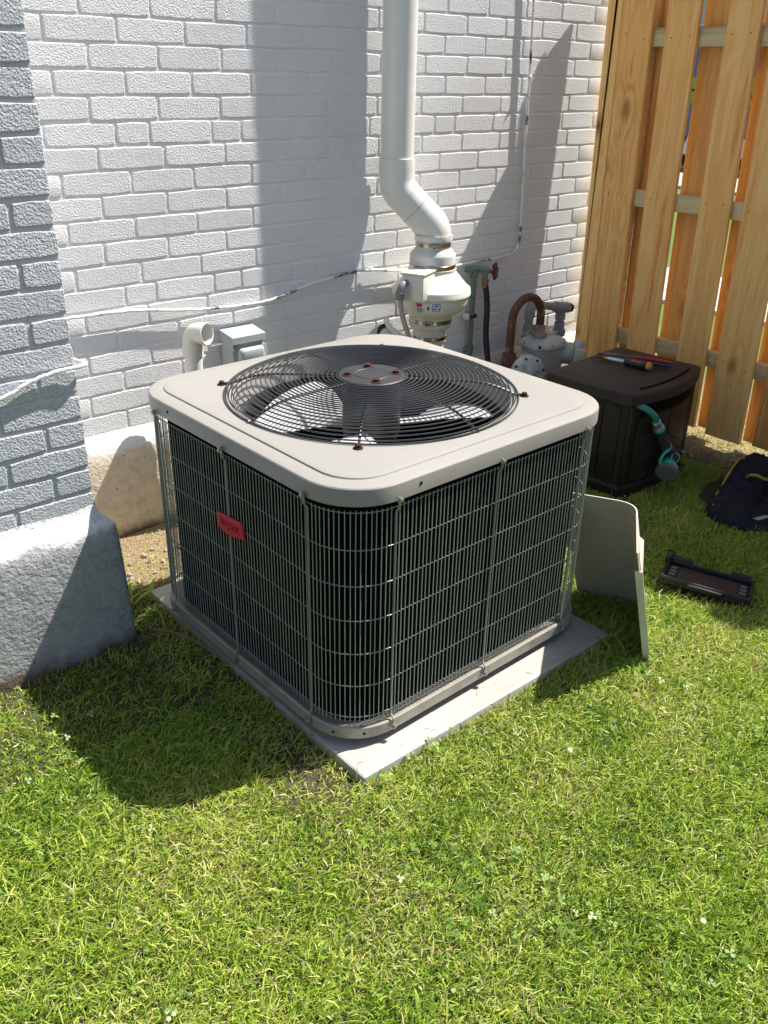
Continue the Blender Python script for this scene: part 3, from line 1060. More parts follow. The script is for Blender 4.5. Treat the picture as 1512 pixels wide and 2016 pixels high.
# ------------------------------------------------------------------ fence
def build_fence():
    f = thing('wooden_fence', 'tall new pine board fence with gaps between front and back boards', 'fence', (2.32, -1.6, 0.0))
    rnd = random.Random(21)
    X = 2.252
    def board(y0, y1, x, z0, z1, m, dog=True, lean=0.0, th=0.017, ear=0.0):
        w = y1 - y0
        c = 0.028 if dog else 0.0
        prof = [(y0, z0), (y1, z0), (y1, z1 - c - ear), (y1 - c - ear * 0.30, z1), (y0 + c, z1), (y0, z1 - c)]
        mb = MB()
        fr = [(x, y + lean * (z - z0), z) for y, z in prof]
        e = 0.0015
        cy, cz = (y0 + y1) / 2, (z0 + z1) / 2
        fr2 = [(x + e, y + lean * (z - z0), z) for y, z in prof]
        fr1 = [(x, cy + (y - cy) * (1 - 2 * e / w) + lean * (z - z0), cz + (z - cz) * (1 - e)) for y, z in prof]
        bk = [(x + th, y + lean * (z - z0), z) for y, z in prof]
        bow = rnd.uniform(-0.004, 0.004)
        mb.loft([fr1, fr2, bk], True, True)
        o = obj('board', mb, m, f, smooth=20)
        return o
    nails = MB()
    def nail(y, z, x):
        nails.lathe([(0.0028, 0.0), (0.0022, -0.0012)], (x, y, z), (1, 0, 0), 7)
    fronts = [(-0.148, -0.078, 1.90), (-0.295, -0.152, 1.755), (-0.492, -0.357, 1.805), (-0.732, -0.605, 1.79), (-0.940, -0.785, 1.80)]
    y = -0.995
    while y > -3.6:
        fronts.append((y - 0.138, y, 1.80 + rnd.uniform(-0.008, 0.008)))
        y -= 0.2145
    LEAN = 0.022
    for i, (a, b, h) in enumerate(fronts):
        board(a, b, X + rnd.uniform(-0.001, 0.001), 0.045 + rnd.uniform(-0.008, 0.008), h, M['pine'], lean=LEAN + rnd.uniform(-0.002, 0.002), ear=0.09 if i == 0 else 0.0)
        for z in (0.345, 0.925, 1.50):
            for q in (a + 0.028, b - 0.028):
                if i:
                    nail(q + LEAN * z, z + rnd.uniform(-0.012, 0.012), X - 0.001)
    for (a, b, h), (c, d, h2) in zip(fronts[1:], fronts[2:]):
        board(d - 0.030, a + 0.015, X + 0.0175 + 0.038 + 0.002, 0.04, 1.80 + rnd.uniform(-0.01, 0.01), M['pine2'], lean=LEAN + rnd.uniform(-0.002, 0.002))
    for z in (0.342, 0.915, 1.497):
        mb = MB()
        mb.box((X + 0.0183, -3.62, z - 0.032), (X + 0.0183 + 0.037, -0.085, z + 0.032), 0.003)
        obj('rail', mb, M['rail'], f, smooth=30)
    for yy in (-0.215, -2.2):
        mb = MB()
        mb.box((X + 0.058, yy - 0.045, -0.3), (X + 0.145, yy + 0.043, 1.72), 0.004)
        obj('post', mb, M['rail'], f, smooth=30)
    obj('nail', nails, M['dark'], f, kind='stuff')
build_fence()

# ------------------------------------------------------------------ radon vent: pipe, elbows, fan
def build_vent():
    t = thing('vent_fan', 'cream inline vent fan with tall white pipe and steel clamps on the wall', 'vent fan', (1.24, -0.17, 0.3))
    FX, FY = 1.238, -0.17
    PX, PY = 1.138, -0.078
    mb = MB()
    mb.tube([(PX, PY, 1.06), (PX, PY, 2.75)], 0.0570, 36)
    obj('vent_pipe', mb, M['pvcgrey'], t)
    mb = MB()
    mb.lathe([(0.0572, 1.10), (0.0615, 1.099), (0.0622, 1.09), (0.0622, 1.0632)], (PX, PY, 0), (0, 0, 1), 36, False, False)
    P1, P2 = Vector((PX, PY, 1.003)), Vector((FX, FY, 0.872))
    dd = (P2 - P1).normalized()
    up = Vector((0, 0, 1))
    def bez(p0, p1, p2, n=8):
        return [p0 * (1 - q) ** 2 + p1 * 2 * q * (1 - q) + p2 * q * q for q in [i / n for i in range(n + 1)]]
    mb.tube([P1 + up * 0.06] + bez(P1 + up * 0.034, P1, P1 + dd * 0.034) + [P1 + dd * 0.046], 0.0622, 36)
    obj('elbow', mb, M['pvcgrey'], t, smooth=40)
    mb = MB()
    mb.tube([P1 + dd * 0.040, P2 - dd * 0.040], 0.0606, 36)
    obj('connector_sleeve', mb, M['pvc'], t)
    mb = MB()
    mb.tube([P1 + dd * 0.096, P1 + dd * 0.0985], 0.0612, 36)
    obj('seam', mb, M['conduit2'], t)
    mb = MB()
    mb.tube([P2 - dd * 0.048] + bez(P2 - dd * 0.034, P2, P2 - up * 0.026), 0.0622, 36)
    mb.lathe([(0.0635, 0.848), (0.0675, 0.850), (0.0685, 0.840), (0.0675, 0.831), (0.060, 0.830)], (FX, FY, 0), (0, 0, 1), 36, False, True)
    obj('elbow', mb, M['pvc'], t, smooth=40)
    C = (FX, FY, 0)
    def lat(name, prof, m, **kw):
        mb = MB()
        mb.lathe(prof, C, (0, 0, 1), 56)
        return obj(name, mb, m, t, smooth=32, **kw)
    lat('rubber_coupling', [(0.058, 0.830), (0.0625, 0.829), (0.0625, 0.806), (0.066, 0.801), (0.0805, 0.786), (0.082, 0.780), (0.082, 0.733), (0.076, 0.731)], M['rubber'])
    lat('rubber_coupling', [(0.072, 0.566), (0.078, 0.565), (0.078, 0.529), (0.0745, 0.523), (0.0625, 0.517), (0.062, 0.513), (0.062, 0.472), (0.055, 0.471)], M['rubber'])
    for r, z0, z1 in ((0.0640, 0.811, 0.825), (0.0836, 0.7365, 0.752), (0.0796, 0.541, 0.5565), (0.0636, 0.478, 0.492)):
        c = lat('hose_clamp', [(r - 0.001, z0), (r, z0 + 0.001), (r, z1 - 0.001), (r - 0.001, z1)], M['clamp'])
        mb = MB()
        a = math.radians(222 if r > 0.07 else 232)
        ca, sa = math.cos(a), math.sin(a)
        mb.box((-0.014, -0.005, z0 - 0.001), (0.014, 0.006, z1 + 0.001), 0.003)
        mb.tube([(-0.019, 0.0, (z0 + z1) / 2), (0.019, 0.0, (z0 + z1) / 2)], 0.0045, 8)
        mb.mx(Matrix.Translation((FX + ca * (r + 0.003), FY + sa * (r + 0.003), 0)) @ Matrix.Rotation(a + PI / 2, 4, 'Z'))
        obj('screw_housing', mb, M['clamp'], c)
    lat('lower_pipe', [(0.0535, 0.10), (0.0535, 0.474)], M['pvc'])
    h = lat('fan_housing', [(0.070, 0.567), (0.080, 0.566), (0.086, 0.572), (0.104, 0.580), (0.120, 0.592), (0.130, 0.607), (0.1345, 0.624), (0.1355, 0.640), (0.1405, 0.642), (0.1435, 0.645), (0.1435, 0.654), (0.1425, 0.656), (0.1425, 0.662), (0.140, 0.668), (0.135, 0.671), (0.128, 0.677), (0.088, 0.722), (0.0855, 0.726), (0.0865, 0.728), (0.0865, 0.735), (0.080, 0.736)], M['fan'])
    # junction box on the left side of the housing
    ang = math.radians(204)
    R = Matrix.Translation((FX, FY, 0)) @ Matrix.Rotation(ang, 4, 'Z')      # local x points out of the housing
    mb = MB()
    mb.box((0.075, -0.040, 0.648), (0.178, 0.042, 0.738), 0.004)
    mb.mx(R)
    jb = obj('junction_box', mb, M['fan'], t)
    mb = MB()
    mb.box((0.070, -0.044, 0.7382), (0.183, 0.046, 0.7455), 0.002)
    mb.mx(R)
    obj('box_cover', mb, M['fan'], jb)
    # conduit elbow and whip
    def J(x, y, z):
        return R @ Vector((x, y, z))
    mb = MB()
    mb.tube(smooth_path([J(0.172, -0.022, 0.708), J(0.190, -0.024, 0.710), J(0.205, -0.027, 0.702), J(0.211, -0.030, 0.686), J(0.209, -0.031, 0.668)], 4), 0.0125, 14)
    mb.tube([J(0.211, -0.030, 0.684), J(0.209, -0.031, 0.660)], 0.0165, 10)
    obj('conduit_elbow', mb, M['conduit'], t)
    mb = MB()
    e = J(0.209, -0.031, 0.662)
    mb.tube(smooth_path([e, e + Vector((0.010, -0.001, -0.05)), e + Vector((0.030, 0.001, -0.10)), e + Vector((0.052, 0.002, -0.15)), e + Vector((0.060, 0.004, -0.21)), e + Vector((0.05, 0.03, -0.38))], 6), 0.0095, 12)
    obj('conduit', mb, M['conduit2'], t)
    # stickers wrapped on the lower bowl
    def sticker(name, a0, a1, z0, z1, m, off, parent):
        mb = MB()
        def rad(z):
            zs = [(0.592, 0.120), (0.607, 0.130), (0.624, 0.1345), (0.640, 0.1355)]
            for (za, ra), (zb_, rb) in zip(zs, zs[1:]):
                if za <= z <= zb_:
                    return ra + (rb - ra) * (z - za) / (zb_ - za)
            return 0.1345
        rows = []
        for z in np.linspace(z0, z1, 4):
            rows.append([(FX + (rad(z) + off) * math.cos(math.radians(a)), FY + (rad(z) + off) * math.sin(math.radians(a)), z) for a in np.linspace(a0, a1, 8)])
        mb.loft(rows, closed=False)
        return obj(name, mb, m, parent, smooth=60)
    st = sticker('label', 203, 243, 0.602, 0.636, M['label'], 0.0012, t)
    sticker('blue_mark', 229, 241, 0.6055, 0.634, M['blueink'], 0.0018, st)
    sticker('blue_mark_field', 230, 240, 0.608, 0.6315, M['label'], 0.0024, st)
    def glyph(s, a, z, size, m):
        ca, sa = math.cos(math.radians(a)), math.sin(math.radians(a))
        r = 0.1345 + 0.0034
        tm = text_mb(s, size, 0.0003, (FX + r * ca, FY + r * sa, z), (-sa, ca, 0), (ca * 0.25, sa * 0.25, 1))
        obj('printing', tm, m, st, smooth=0)
    glyph('ARN', 235, 0.616, 0.012, M['blueink'])
    for (a0, a1, z0, z1) in ((231.5, 235, 0.6255, 0.628), (235, 238.5, 0.6255, 0.628), (233.2, 236.8, 0.6275, 0.630)):
        sticker('blue_roof', a0, a1, z0, z1, M['blueink'], 0.0028, st)
    sticker('red_mark', 205, 213, 0.622, 0.635, M['redink'], 0.0018, st)
    for k in range(4):
        sticker('text_line', 205, 216 - 2 * (k % 2), 0.604 + 0.004 * k, 0.6055 + 0.004 * k, M['ink'], 0.0018, st)
    sticker('cross_mark', 220, 225.5, 0.6165, 0.6195, M['ink'], 0.0018, st)
    sticker('cross_mark', 221.8, 223.7, 0.610, 0.6255, M['ink'], 0.0022, st)
build_vent()

# plastic stub pipe that leaves the wall behind the fan
def build_stub():
    t = thing('drain_stub', 'white plastic pipe sloping out of the wall beside the vent fan', 'pipe', (1.19, 0.0, 0.45))
    a, b = Vector((1.165, 0.01, 0.478)), Vector((1.135, -0.20, 0.385))
    mb = MB()
    mb.tube([a, b], 0.030, 24)
    obj('pipe', mb, M['pvc'], t)
    d = (b - a).normalized()
    mb = MB()
    mb.tube([a + d * 0.006 + Vector((0, 0, 0)), a + d * 0.018], [0.040, 0.037], 18)
    obj('wall_collar', mb, M['rust'], t)
    mb = MB()
    mb.tube(smooth_path([a + Vector((-0.002, -0.02, 0.045)), a + Vector((-0.012, -0.045, 0.030)), a + Vector((-0.014, -0.075, 0.018)), a + Vector((-0.01, -0.13, 0.0))], 4), 0.011, 12)
    obj('small_tube', mb, M['pvc'], t)
    side = Vector((-0.85, -0.45, 0.35))
    side = (side - d * side.dot(d)).normalized()
    tm = text_mb('Made in America', 0.016, 0.0003, a + d * 0.115 + side * 0.0304, d, d.cross(side) * -1)
    obj('printing', tm, M['ink'], t, smooth=0)
build_stub()

# ------------------------------------------------------------------ small pipe with open elbow
def build_elbow():
    t = thing('drain_elbow', 'cream plastic pipe ending in an open elbow beside the grey box', 'pipe', (0.292, -0.1, 0.3))
    x, y = 0.293, -0.10
    mb = MB()
    mb.tube([(x, y, 0.10), (x, y, 0.575)], 0.0272, 28)
    obj('pipe', mb, M['pvc'], t)
    d = Vector((0.42, -0.90, 0.10)).normalized()
    p0, p1 = Vector((x, y, 0.592)), Vector((x, y, 0.634))
    pe = [p0, p0.lerp(p1, 0.4)]
    e = p1 + d * 0.055 + Vector((0, 0, -0.002))
    n = 9
    path = [p0 + Vector((0, 0, -0.026)), p0]
    for i in range(n + 1):
        q = i / n
        path.append((p0 + Vector((0, 0, 0.006))) * (1 - q) ** 2 + (p1 + Vector((0, 0, 0.006))) * 2 * q * (1 - q) + (p1 + d * 0.038) * q * q)
    path.append(e)
    mb = MB()
    rs = [0.0325] + [0.0325] + [0.0305] * (len(path) - 4) + [0.0335, 0.0335]
    mb.tube(path, rs, 28, caps=False)
    obj('elbow', mb, M['fan'], t, smooth=45)
    mb = MB()
    mb.lathe([(0.0336, -0.001), (0.034, 0.003), (0.0325, 0.0045), (0.029, 0.003), (0.0282, -0.02), (0.0275, -0.05)], e, d, 28, False, False)
    obj('rim', mb, M['pvc'], t)
    mb = MB()
    mb.lathe([(0.0276, -0.051), (0.001, -0.052)], e, d, 28, False, True)
    obj('bore', mb, M['conduit'], t)
    mb = MB()
    mb.lathe([(0.0275, 0.563), (0.0328, 0.564), (0.0330, 0.566), (0.0330, 0.570)], (x, y, 0), (0, 0, 1), 28, False, False)
    obj('socket_lip', mb, M['pvc'], t)
build_elbow()

# ------------------------------------------------------------------ disconnect box
def build_disconnect():
    t = thing('disconnect_box', 'pale grey-green metal electrical box with sloping hood on the white wall', 'electrical box', (0.505, -0.01, 0.3))
    x0, x1, yf = 0.448, 0.566, -0.078
    mb = MB()
    mb.box((x0, yf, 0.33), (x1, -0.0095, 0.565), 0.002)
    obj('enclosure', mb, M['box'], t)
    mb = MB()
    hood = [(-0.0095, 0.600), (yf - 0.012, 0.588), (yf - 0.0125, 0.566), (yf - 0.0105, 0.566), (yf - 0.0005, 0.5665), (-0.0095, 0.5655)]
    mb.loft([[(x0 - 0.004, y, z) for y, z in hood], [(x1 + 0.004, y, z) for y, z in hood]], True, True)
    mb.box((x0 - 0.004, -0.03, 0.545), (x0 - 0.0005, yf - 0.010, 0.5665))
    obj('hood', mb, M['box'], t)
    mb = MB()
    lo = []
    cx, cz = (x0 + x1) / 2 + 0.004, 0.522
    for off, ins in ((0.0, 0.0), (0.012, 0.0), (0.021, 0.004), (0.025, 0.011)):
        lo.append([(cx + a, yf - 0.0005 - off, cz + b + off * 0.1) for a, b in rrect(0.048 - ins, 0.027 - ins, 0.013 - ins * 0.4, 5)])
    mb.loft(lo[::-1], True, True)
    obj('handle_cover', mb, M['box'], t, smooth=40)
    mb = MB()
    mb.box((x0 + 0.006, yf - 0.0022, 0.335), (x1 - 0.006, yf - 0.0004, 0.562))
    obj('front_cover', mb, M['box'], t)
    mb = MB()
    mb.tube(smooth_path([(0.47, -0.045, 0.335), (0.47, -0.05, 0.2), (0.44, -0.12, 0.1), (0.40, -0.3, 0.08), (0.38, -0.45, 0.14)], 6), 0.011, 12)
    obj('conduit', mb, M['conduit'], t)
build_disconnect()

# ------------------------------------------------------------------ cables
def cable(name, pts, r, m, label, clips=()):
    t = thing(name, label, 'cable', pts[0])
    mb = MB()
    sp = smooth_path(pts, 8)
    sp = [Vector((p.x + random.uniform(-0.001, 0.001), p.y, p.z + random.uniform(-0.0012, 0.0012))) for p in sp]
    mb.tube(sp, r, 9)
    obj('wire', mb, m, t)
    for c in clips:
        mb = MB()
        mb.box((c[0] - 0.007, c[1] - 0.008, c[2] - 0.008), (c[0] + 0.007, c[1] + 0.006, c[2] + 0.008), 0.003)
        mb.lathe([(0.004, 0), (0.003, -0.006)], (c[0] - 0.006, c[1] - 0.007, c[2]), (0, 1, 0), 8)
        obj('clip', mb, M['cable'], t)
WY = -0.0155
cable('wall_cable', [(-0.10, WY, 0.711), (-0.038, WY, 0.713), (0.134, WY, 0.707), (0.30, WY, 0.687), (0.391, WY, 0.676), (0.582, WY, 0.667), (0.68, WY, 0.677), (0.79, WY, 0.699), (0.90, WY, 0.712), (0.968, WY, 0.719), (1.061, WY, 0.721), (1.208, WY, 0.702), (1.36, WY, 0.69), (1.514, WY, 0.686), (1.702, WY, 0.689), (1.80, WY, 0.693), (1.845, WY, 0.702), (1.868, WY, 0.720), (1.880, WY, 0.78), (1.872, WY, 0.95), (1.862, WY, 1.177), (1.858, WY, 1.355), (1.846, WY, 1.606), (1.835, WY, 2.0), (1.83, WY, 2.72)], 0.0052, M['cable'],
      'thin painted cable sagging along the white wall then rising beside the fence', [(1.075, WY, 0.721), (1.868, WY, 0.716), (1.858, WY, 1.352)])
PYF = -0.578
cable('pier_cable', [(-1.2, PYF, 0.66), (-0.7, PYF, 0.66), (-0.435, PYF, 0.712), (-0.389, PYF, 0.729), (-0.342, PYF, 0.741), (-0.294, PYF, 0.748), (-0.247, PYF - 0.001, 0.750), (-0.239, PYF + 0.015, 0.750), (-0.240, PYF + 0.1, 0.745), (-0.2425, -0.2, 0.735), (-0.2425, -0.02, 0.72)], 0.0048, M['cable2'],
      'short white painted cable crossing the projecting brick pier')

# ------------------------------------------------------------------ spigot, riser and black hose
def build_spigot():
    t = thing('water_tap', 'old green copper water pipe with red tap wheel on the white wall', 'tap', (1.6, 0.0, 0.3))
    y = -0.030
    mb = MB()
    mb.tube([(1.606, y, 0.33), (1.606, y, 0.645)], 0.0105, 16)
    obj('riser_pipe', mb, M['green'], t)
    mb = MB()
    mb.tube([(1.585, y + 0.004, 0.661), (1.628, y - 0.002, 0.661)], 0.0145, 14)
    mb.tube([(1.606, y, 0.664), (1.606, y, 0.628)], 0.015, 14)
    mb.tube([(1.575, y + 0.02, 0.663), (1.592, y + 0.006, 0.662)], 0.011, 12)
    obj('pipe_tee', mb, M['green'], t)
    mb = MB()
    mb.tube([(1.622, y, 0.661), (1.636, y - 0.010, 0.660), (1.664, y - 0.022, 0.655)], [0.0115, 0.0125, 0.0135], 14)
    mb.tube([(1.650, y - 0.018, 0.656), (1.651, y - 0.020, 0.622)], [0.0135, 0.0105], 14)
    obj('tap_body', mb, M['green'], t)
    mb = MB()
    ax = Vector((0.85, -0.5, -0.04)).normalized()
    c = Vector((1.688, y - 0.036, 0.652))
    mb.tube([c - ax * 0.028, c - ax * 0.002], [0.0105, 0.006], 12)
    obj('tap_stem', mb, M['brass'], t)
    mb = MB()
    u = Vector((0, 0, 1))
    w = ax.cross(u).normalized()
    u = w.cross(ax)
    rim = []
    for i in range(40):
        a = 2 * PI * i / 40
        rr = 0.0275 + 0.0038 * math.cos(6 * a)
        rim.append(c + (u * math.cos(a) + w * math.sin(a)) * rr)
    mb.tube(rim, 0.0052, 8, closed=True)
    for k in range(6):
        a = 2 * PI * (k + 0.5) / 6
        mb.tube([c, c + (u * math.cos(a) + w * math.sin(a)) * 0.026], 0.0035, 6)
    mb.lathe([(0.009, -0.005), (0.009, 0.005), (0.005, 0.008)], c, ax, 12)
    obj('hand_wheel', mb, M['wheel'], t)
    mb = MB()
    mb.lathe([(0.0115, 0.0), (0.0145, -0.003), (0.0145, -0.017), (0.0125, -0.018), (0.0125, -0.035)], (1.652, y - 0.020, 0.624), (0, 0, 1), 16)
    obj('hose_coupling', mb, M['brass'], t)
    mb = MB()
    mb.box((1.590, y - 0.013, 0.469), (1.622, y - 0.009, 0.480))
    mb.box((1.586, y - 0.012, 0.467), (1.594, -0.008, 0.482))
    mb.box((1.618, y - 0.012, 0.468), (1.626, -0.004, 0.481))
    obj('pipe_bracket', mb, M['rust'], t)
    mb = MB()
    mb.box((1.574, y - 0.008, 0.464), (1.588, -0.008, 0.487), 0.002)
    obj('bracket_clip', mb, M['cable2'], t)
    mb = MB()
    mb.tube(smooth_path([(1.606, y, 0.345), (1.604, y - 0.002, 0.325), (1.598, y + 0.002, 0.316), (1.586, y + 0.02, 0.314)], 4), 0.0145, 14)
    mb.tube([(1.604, y, 0.352), (1.605, y, 0.338)], 0.0165, 12)
    obj('pipe_elbow', mb, M['green'], t)
    h = smooth_path([(1.652, y - 0.020, 0.602), (1.660, y - 0.024, 0.56), (1.663, y - 0.03, 0.50), (1.656, y - 0.04, 0.40), (1.655, y - 0.06, 0.30), (1.652, y - 0.08, 0.20), (1.62, y - 0.12, 0.06), (1.55, y - 0.2, 0.025), (1.45, -0.30, 0.022)], 8)
    mb = MB()
    mb.tube(h, 0.0125, 14)
    tag(obj('garden_hose', mb, M['hose']), 'black rubber hose hanging down from the tap', 'hose')
build_spigot()

# ------------------------------------------------------------------ gas meter
def build_gas():
    t = thing('gas_meter', 'grey-green gas meter with rusty looped pipe beside the fence', 'gas meter', (1.85, -0.2, 0.0))
    Y = -0.20
    c = Vector((1.749, Y, 0.476))
    path = [Vector((1.661, Y, 0.02)), Vector((1.661, Y, 0.2)), Vector((1.661, Y, 0.40))]
    for i in range(15):
        a = PI - PI * i / 14
        path.append(c + Vector((0.088 * math.cos(a), 0, 0.088 * math.sin(a))))
    path += [Vector((1.837, Y, 0.42)), Vector((1.837, Y, 0.385))]
    mb = MB()
    mb.tube(path, 0.0168, 18)
    obj('inlet_pipe', mb, M['rustpipe'], t)
    mb = MB()
    mb.lathe([(0.022, 0.0), (0.026, 0.01), (0.026, 0.30), (0.029, 0.303), (0.029, 0.345), (0.0235, 0.352)], (1.661, Y, 0), (0, 0, 1), 20)
    obj('pipe_reducer', mb, M['rustpipe'], t)
    mb = MB()
    mb.lathe([(0.029, 0.388), (0.032, 0.390), (0.032, 0.409), (0.026, 0.412), (0.0235, 0.414), (0.0235, 0.437), (0.019, 0.440)], (1.837, Y, 0), (0, 0, 1), 8)
    obj('union_nut', mb, mat('chalky_rusty_union', (0.38, 0.31, 0.27), 0.75, col2=(0.22, 0.13, 0.09), nscale=35), t)
    # body: rounded case with bolted top flange
    cx, cy = 1.862, -0.205
    def oval(hx, hy, r, z):
        return [(cx + a, cy + b, z) for a, b in rrect(hx, hy, r, 7)]
    mb = MB()
    mb.loft([oval(0.080, 0.062, 0.055, 0.15), oval(0.088, 0.070, 0.062, 0.165), oval(0.090, 0.072, 0.062, 0.34), oval(0.090, 0.072, 0.062, 0.350)], True, True)
    obj('body', mb, M['gas'], t)
    mb = MB()
    mb.loft([oval(0.098, 0.080, 0.068, 0.3505), oval(0.101, 0.083, 0.07, 0.354), oval(0.101, 0.083, 0.07, 0.364), oval(0.094, 0.076, 0.066, 0.374), oval(0.070, 0.052, 0.045, 0.386), oval(0.03, 0.02, 0.018, 0.388)], True, True)
    tp = obj('top_flange', mb, M['gas'], t)
    for a, b in ((-0.085, -0.055), (-0.03, -0.074), (0.04, -0.074), (0.087, -0.04), (-0.092, 0.02), (0.088, 0.04)):
        s = MB()
        s.lathe([(0.0065, 0.0), (0.0065, 0.007), (0.004, 0.009)], (cx + a, cy + b, 0.3635), (0, 0, 1), 6)
        obj('bolt', s, M['rust'], tp)
    s = MB()
    s.box((cx + 0.005, cy - 0.005, 0.387), (cx + 0.085, cy + 0.045, 0.394), 0.002)
    s.lathe([(0.006, 0.394), (0.006, 0.400)], (cx + 0.03, cy + 0.01, 0), (0, 0, 1), 6)
    obj('inspection_plate', s, M['gas'], tp)
    # round diaphragm cover facing the yard
    d = Vector((-0.50, -0.86, 0.05)).normalized()
    o = Vector((1.700, -0.275, 0.275))
    mb = MB()
    mb.lathe([(0.055, -0.075), (0.068, -0.07), (0.072, -0.012), (0.074, -0.010), (0.074, 0.0), (0.070, 0.004), (0.052, 0.010), (0.028, 0.013), (0.020, 0.016), (0.016, 0.022), (0.001, 0.023)], o, d, 40)
    dc = obj('diaphragm_cover', mb, M['gasdisc'], t)
    u = d.orthogonal().normalized()
    w = d.cross(u)
    for k in range(8):
        a = 2 * PI * k / 8 + 0.3
        s = MB()
        s.lathe([(0.0055, 0.0), (0.0055, 0.006), (0.003, 0.008)], o + (u * math.cos(a) + w * math.sin(a)) * 0.064 + d * 0.004, d, 6)
        obj('bolt', s, M['rust'], dc)
    mb = MB()
    mb.tube([o + d * 0.016 + Vector((-0.02, 0, -0.012)), o + d * 0.022, o + d * 0.018 + Vector((0.02, 0, -0.008))], [0.006, 0.010, 0.006], 10)
    obj('cover_boss', mb, mat('pale_blue_paint', (0.33, 0.40, 0.46), 0.6), dc)
    # neck and clear index box
    d2 = Vector((0.66, -0.74, -0.06)).normalized()
    n0 = Vector((1.925, -0.245, 0.318))
    mb = MB()
    mb.lathe([(0.030, -0.02), (0.044, 0.0), (0.046, 0.01), (0.046, 0.05), (0.042, 0.056)], n0, d2, 24)
    obj('index_neck', mb, M['gas'], t)
    R = Matrix.Translation(n0 + d2 * 0.058) @ d2.to_track_quat('Y', 'Z').to_matrix().to_4x4()
    mb = MB()
    mb.box((-0.048, 0.0, -0.040), (0.048, 0.05, 0.034), 0.006)
    mb.mx(R)
    ib = obj('index_box', mb, M['clear'], t)
    mb = MB()
    mb.lathe([(0.024, 0.0), (0.024, 0.03), (0.020, 0.036)], (0, 0.015, 0.026), (0, 0.2, 1), 18)
    mb.mx(R)
    obj('seal_dome', mb, M['clear'], ib)
    for k in range(4):
        mb = MB()
        mb.box((-0.036 + 0.019 * k, 0.0503, -0.012), (-0.024 + 0.019 * k, 0.0512, 0.002))
        mb.mx(R)
        obj('dial', mb, M['ink'], ib, smooth=0)
    mb = MB()
    mb.box((-0.0488, 0.008, -0.032), (-0.0480, 0.042, 0.012))
    mb.mx(R)
    obj('dial_window', mb, M['steel'], ib, smooth=0)
    # outlet pipework along the wall
    Yb = -0.085
    mb = MB()
    mb.tube([(1.905, Yb, 0.20), (1.905, Yb, 0.455)], 0.0165, 16)
    mb.tube([(1.93, Yb, 0.487), (2.09, Yb - 0.01, 0.455)], 0.0165, 16)
    mb.tube([(2.115, Yb, 0.44), (2.112, Yb, 0.36)], 0.016, 16)
    obj('outlet_pipe', mb, M['gaspipe'], t)
    mb = MB()
    mb.tube(smooth_path([(1.905, Yb, 0.435), (1.905, Yb, 0.462), (1.917, Yb, 0.484), (1.945, Yb, 0.484)], 5), 0.0225, 16)
    obj('pipe_elbow', mb, M['gaspipe'], t)
    mb = MB()
    mb.tube([(2.065, Yb - 0.004, 0.459), (2.150, Yb - 0.006, 0.444)], 0.0235, 16)
    mb.tube([(2.112, Yb, 0.448), (2.112, Yb, 0.395)], 0.0225, 16)
    obj('pipe_tee', mb, M['gaspipe'], t)
    mb = MB()
    mb.tube([(2.146, Yb - 0.006, 0.445), (2.172, Yb - 0.008, 0.440)], [0.0225, 0.019], 8)
    obj('pipe_plug', mb, M['rust'], t)
    mb = MB()
    mb.lathe([(0.022, 0.322), (0.030, 0.324), (0.030, 0.350), (0.0235, 0.354), (0.0225, 0.385), (0.018, 0.388)], (2.112, Yb, 0), (0, 0, 1), 10)
    obj('union_nut', mb, M['gaspipe'], t)
    mb = MB()
    mb.lathe([(0.018, 0.0), (0.024, 0.002), (0.024, 0.034), (0.018, 0.036)], (1.903, Yb - 0.0, 0.372), (0, 0, 1), 10)
    mb.tube([(1.86, Yb - 0.03, 0.372), (1.90, Yb - 0.01, 0.385)], 0.014, 10)
    mb.tube([(1.84, Yb - 0.04, 0.362), (1.862, Yb - 0.03, 0.372)], 0.021, 8)
    obj('shutoff_valve', mb, M['gaspipe'], t)
build_gas()

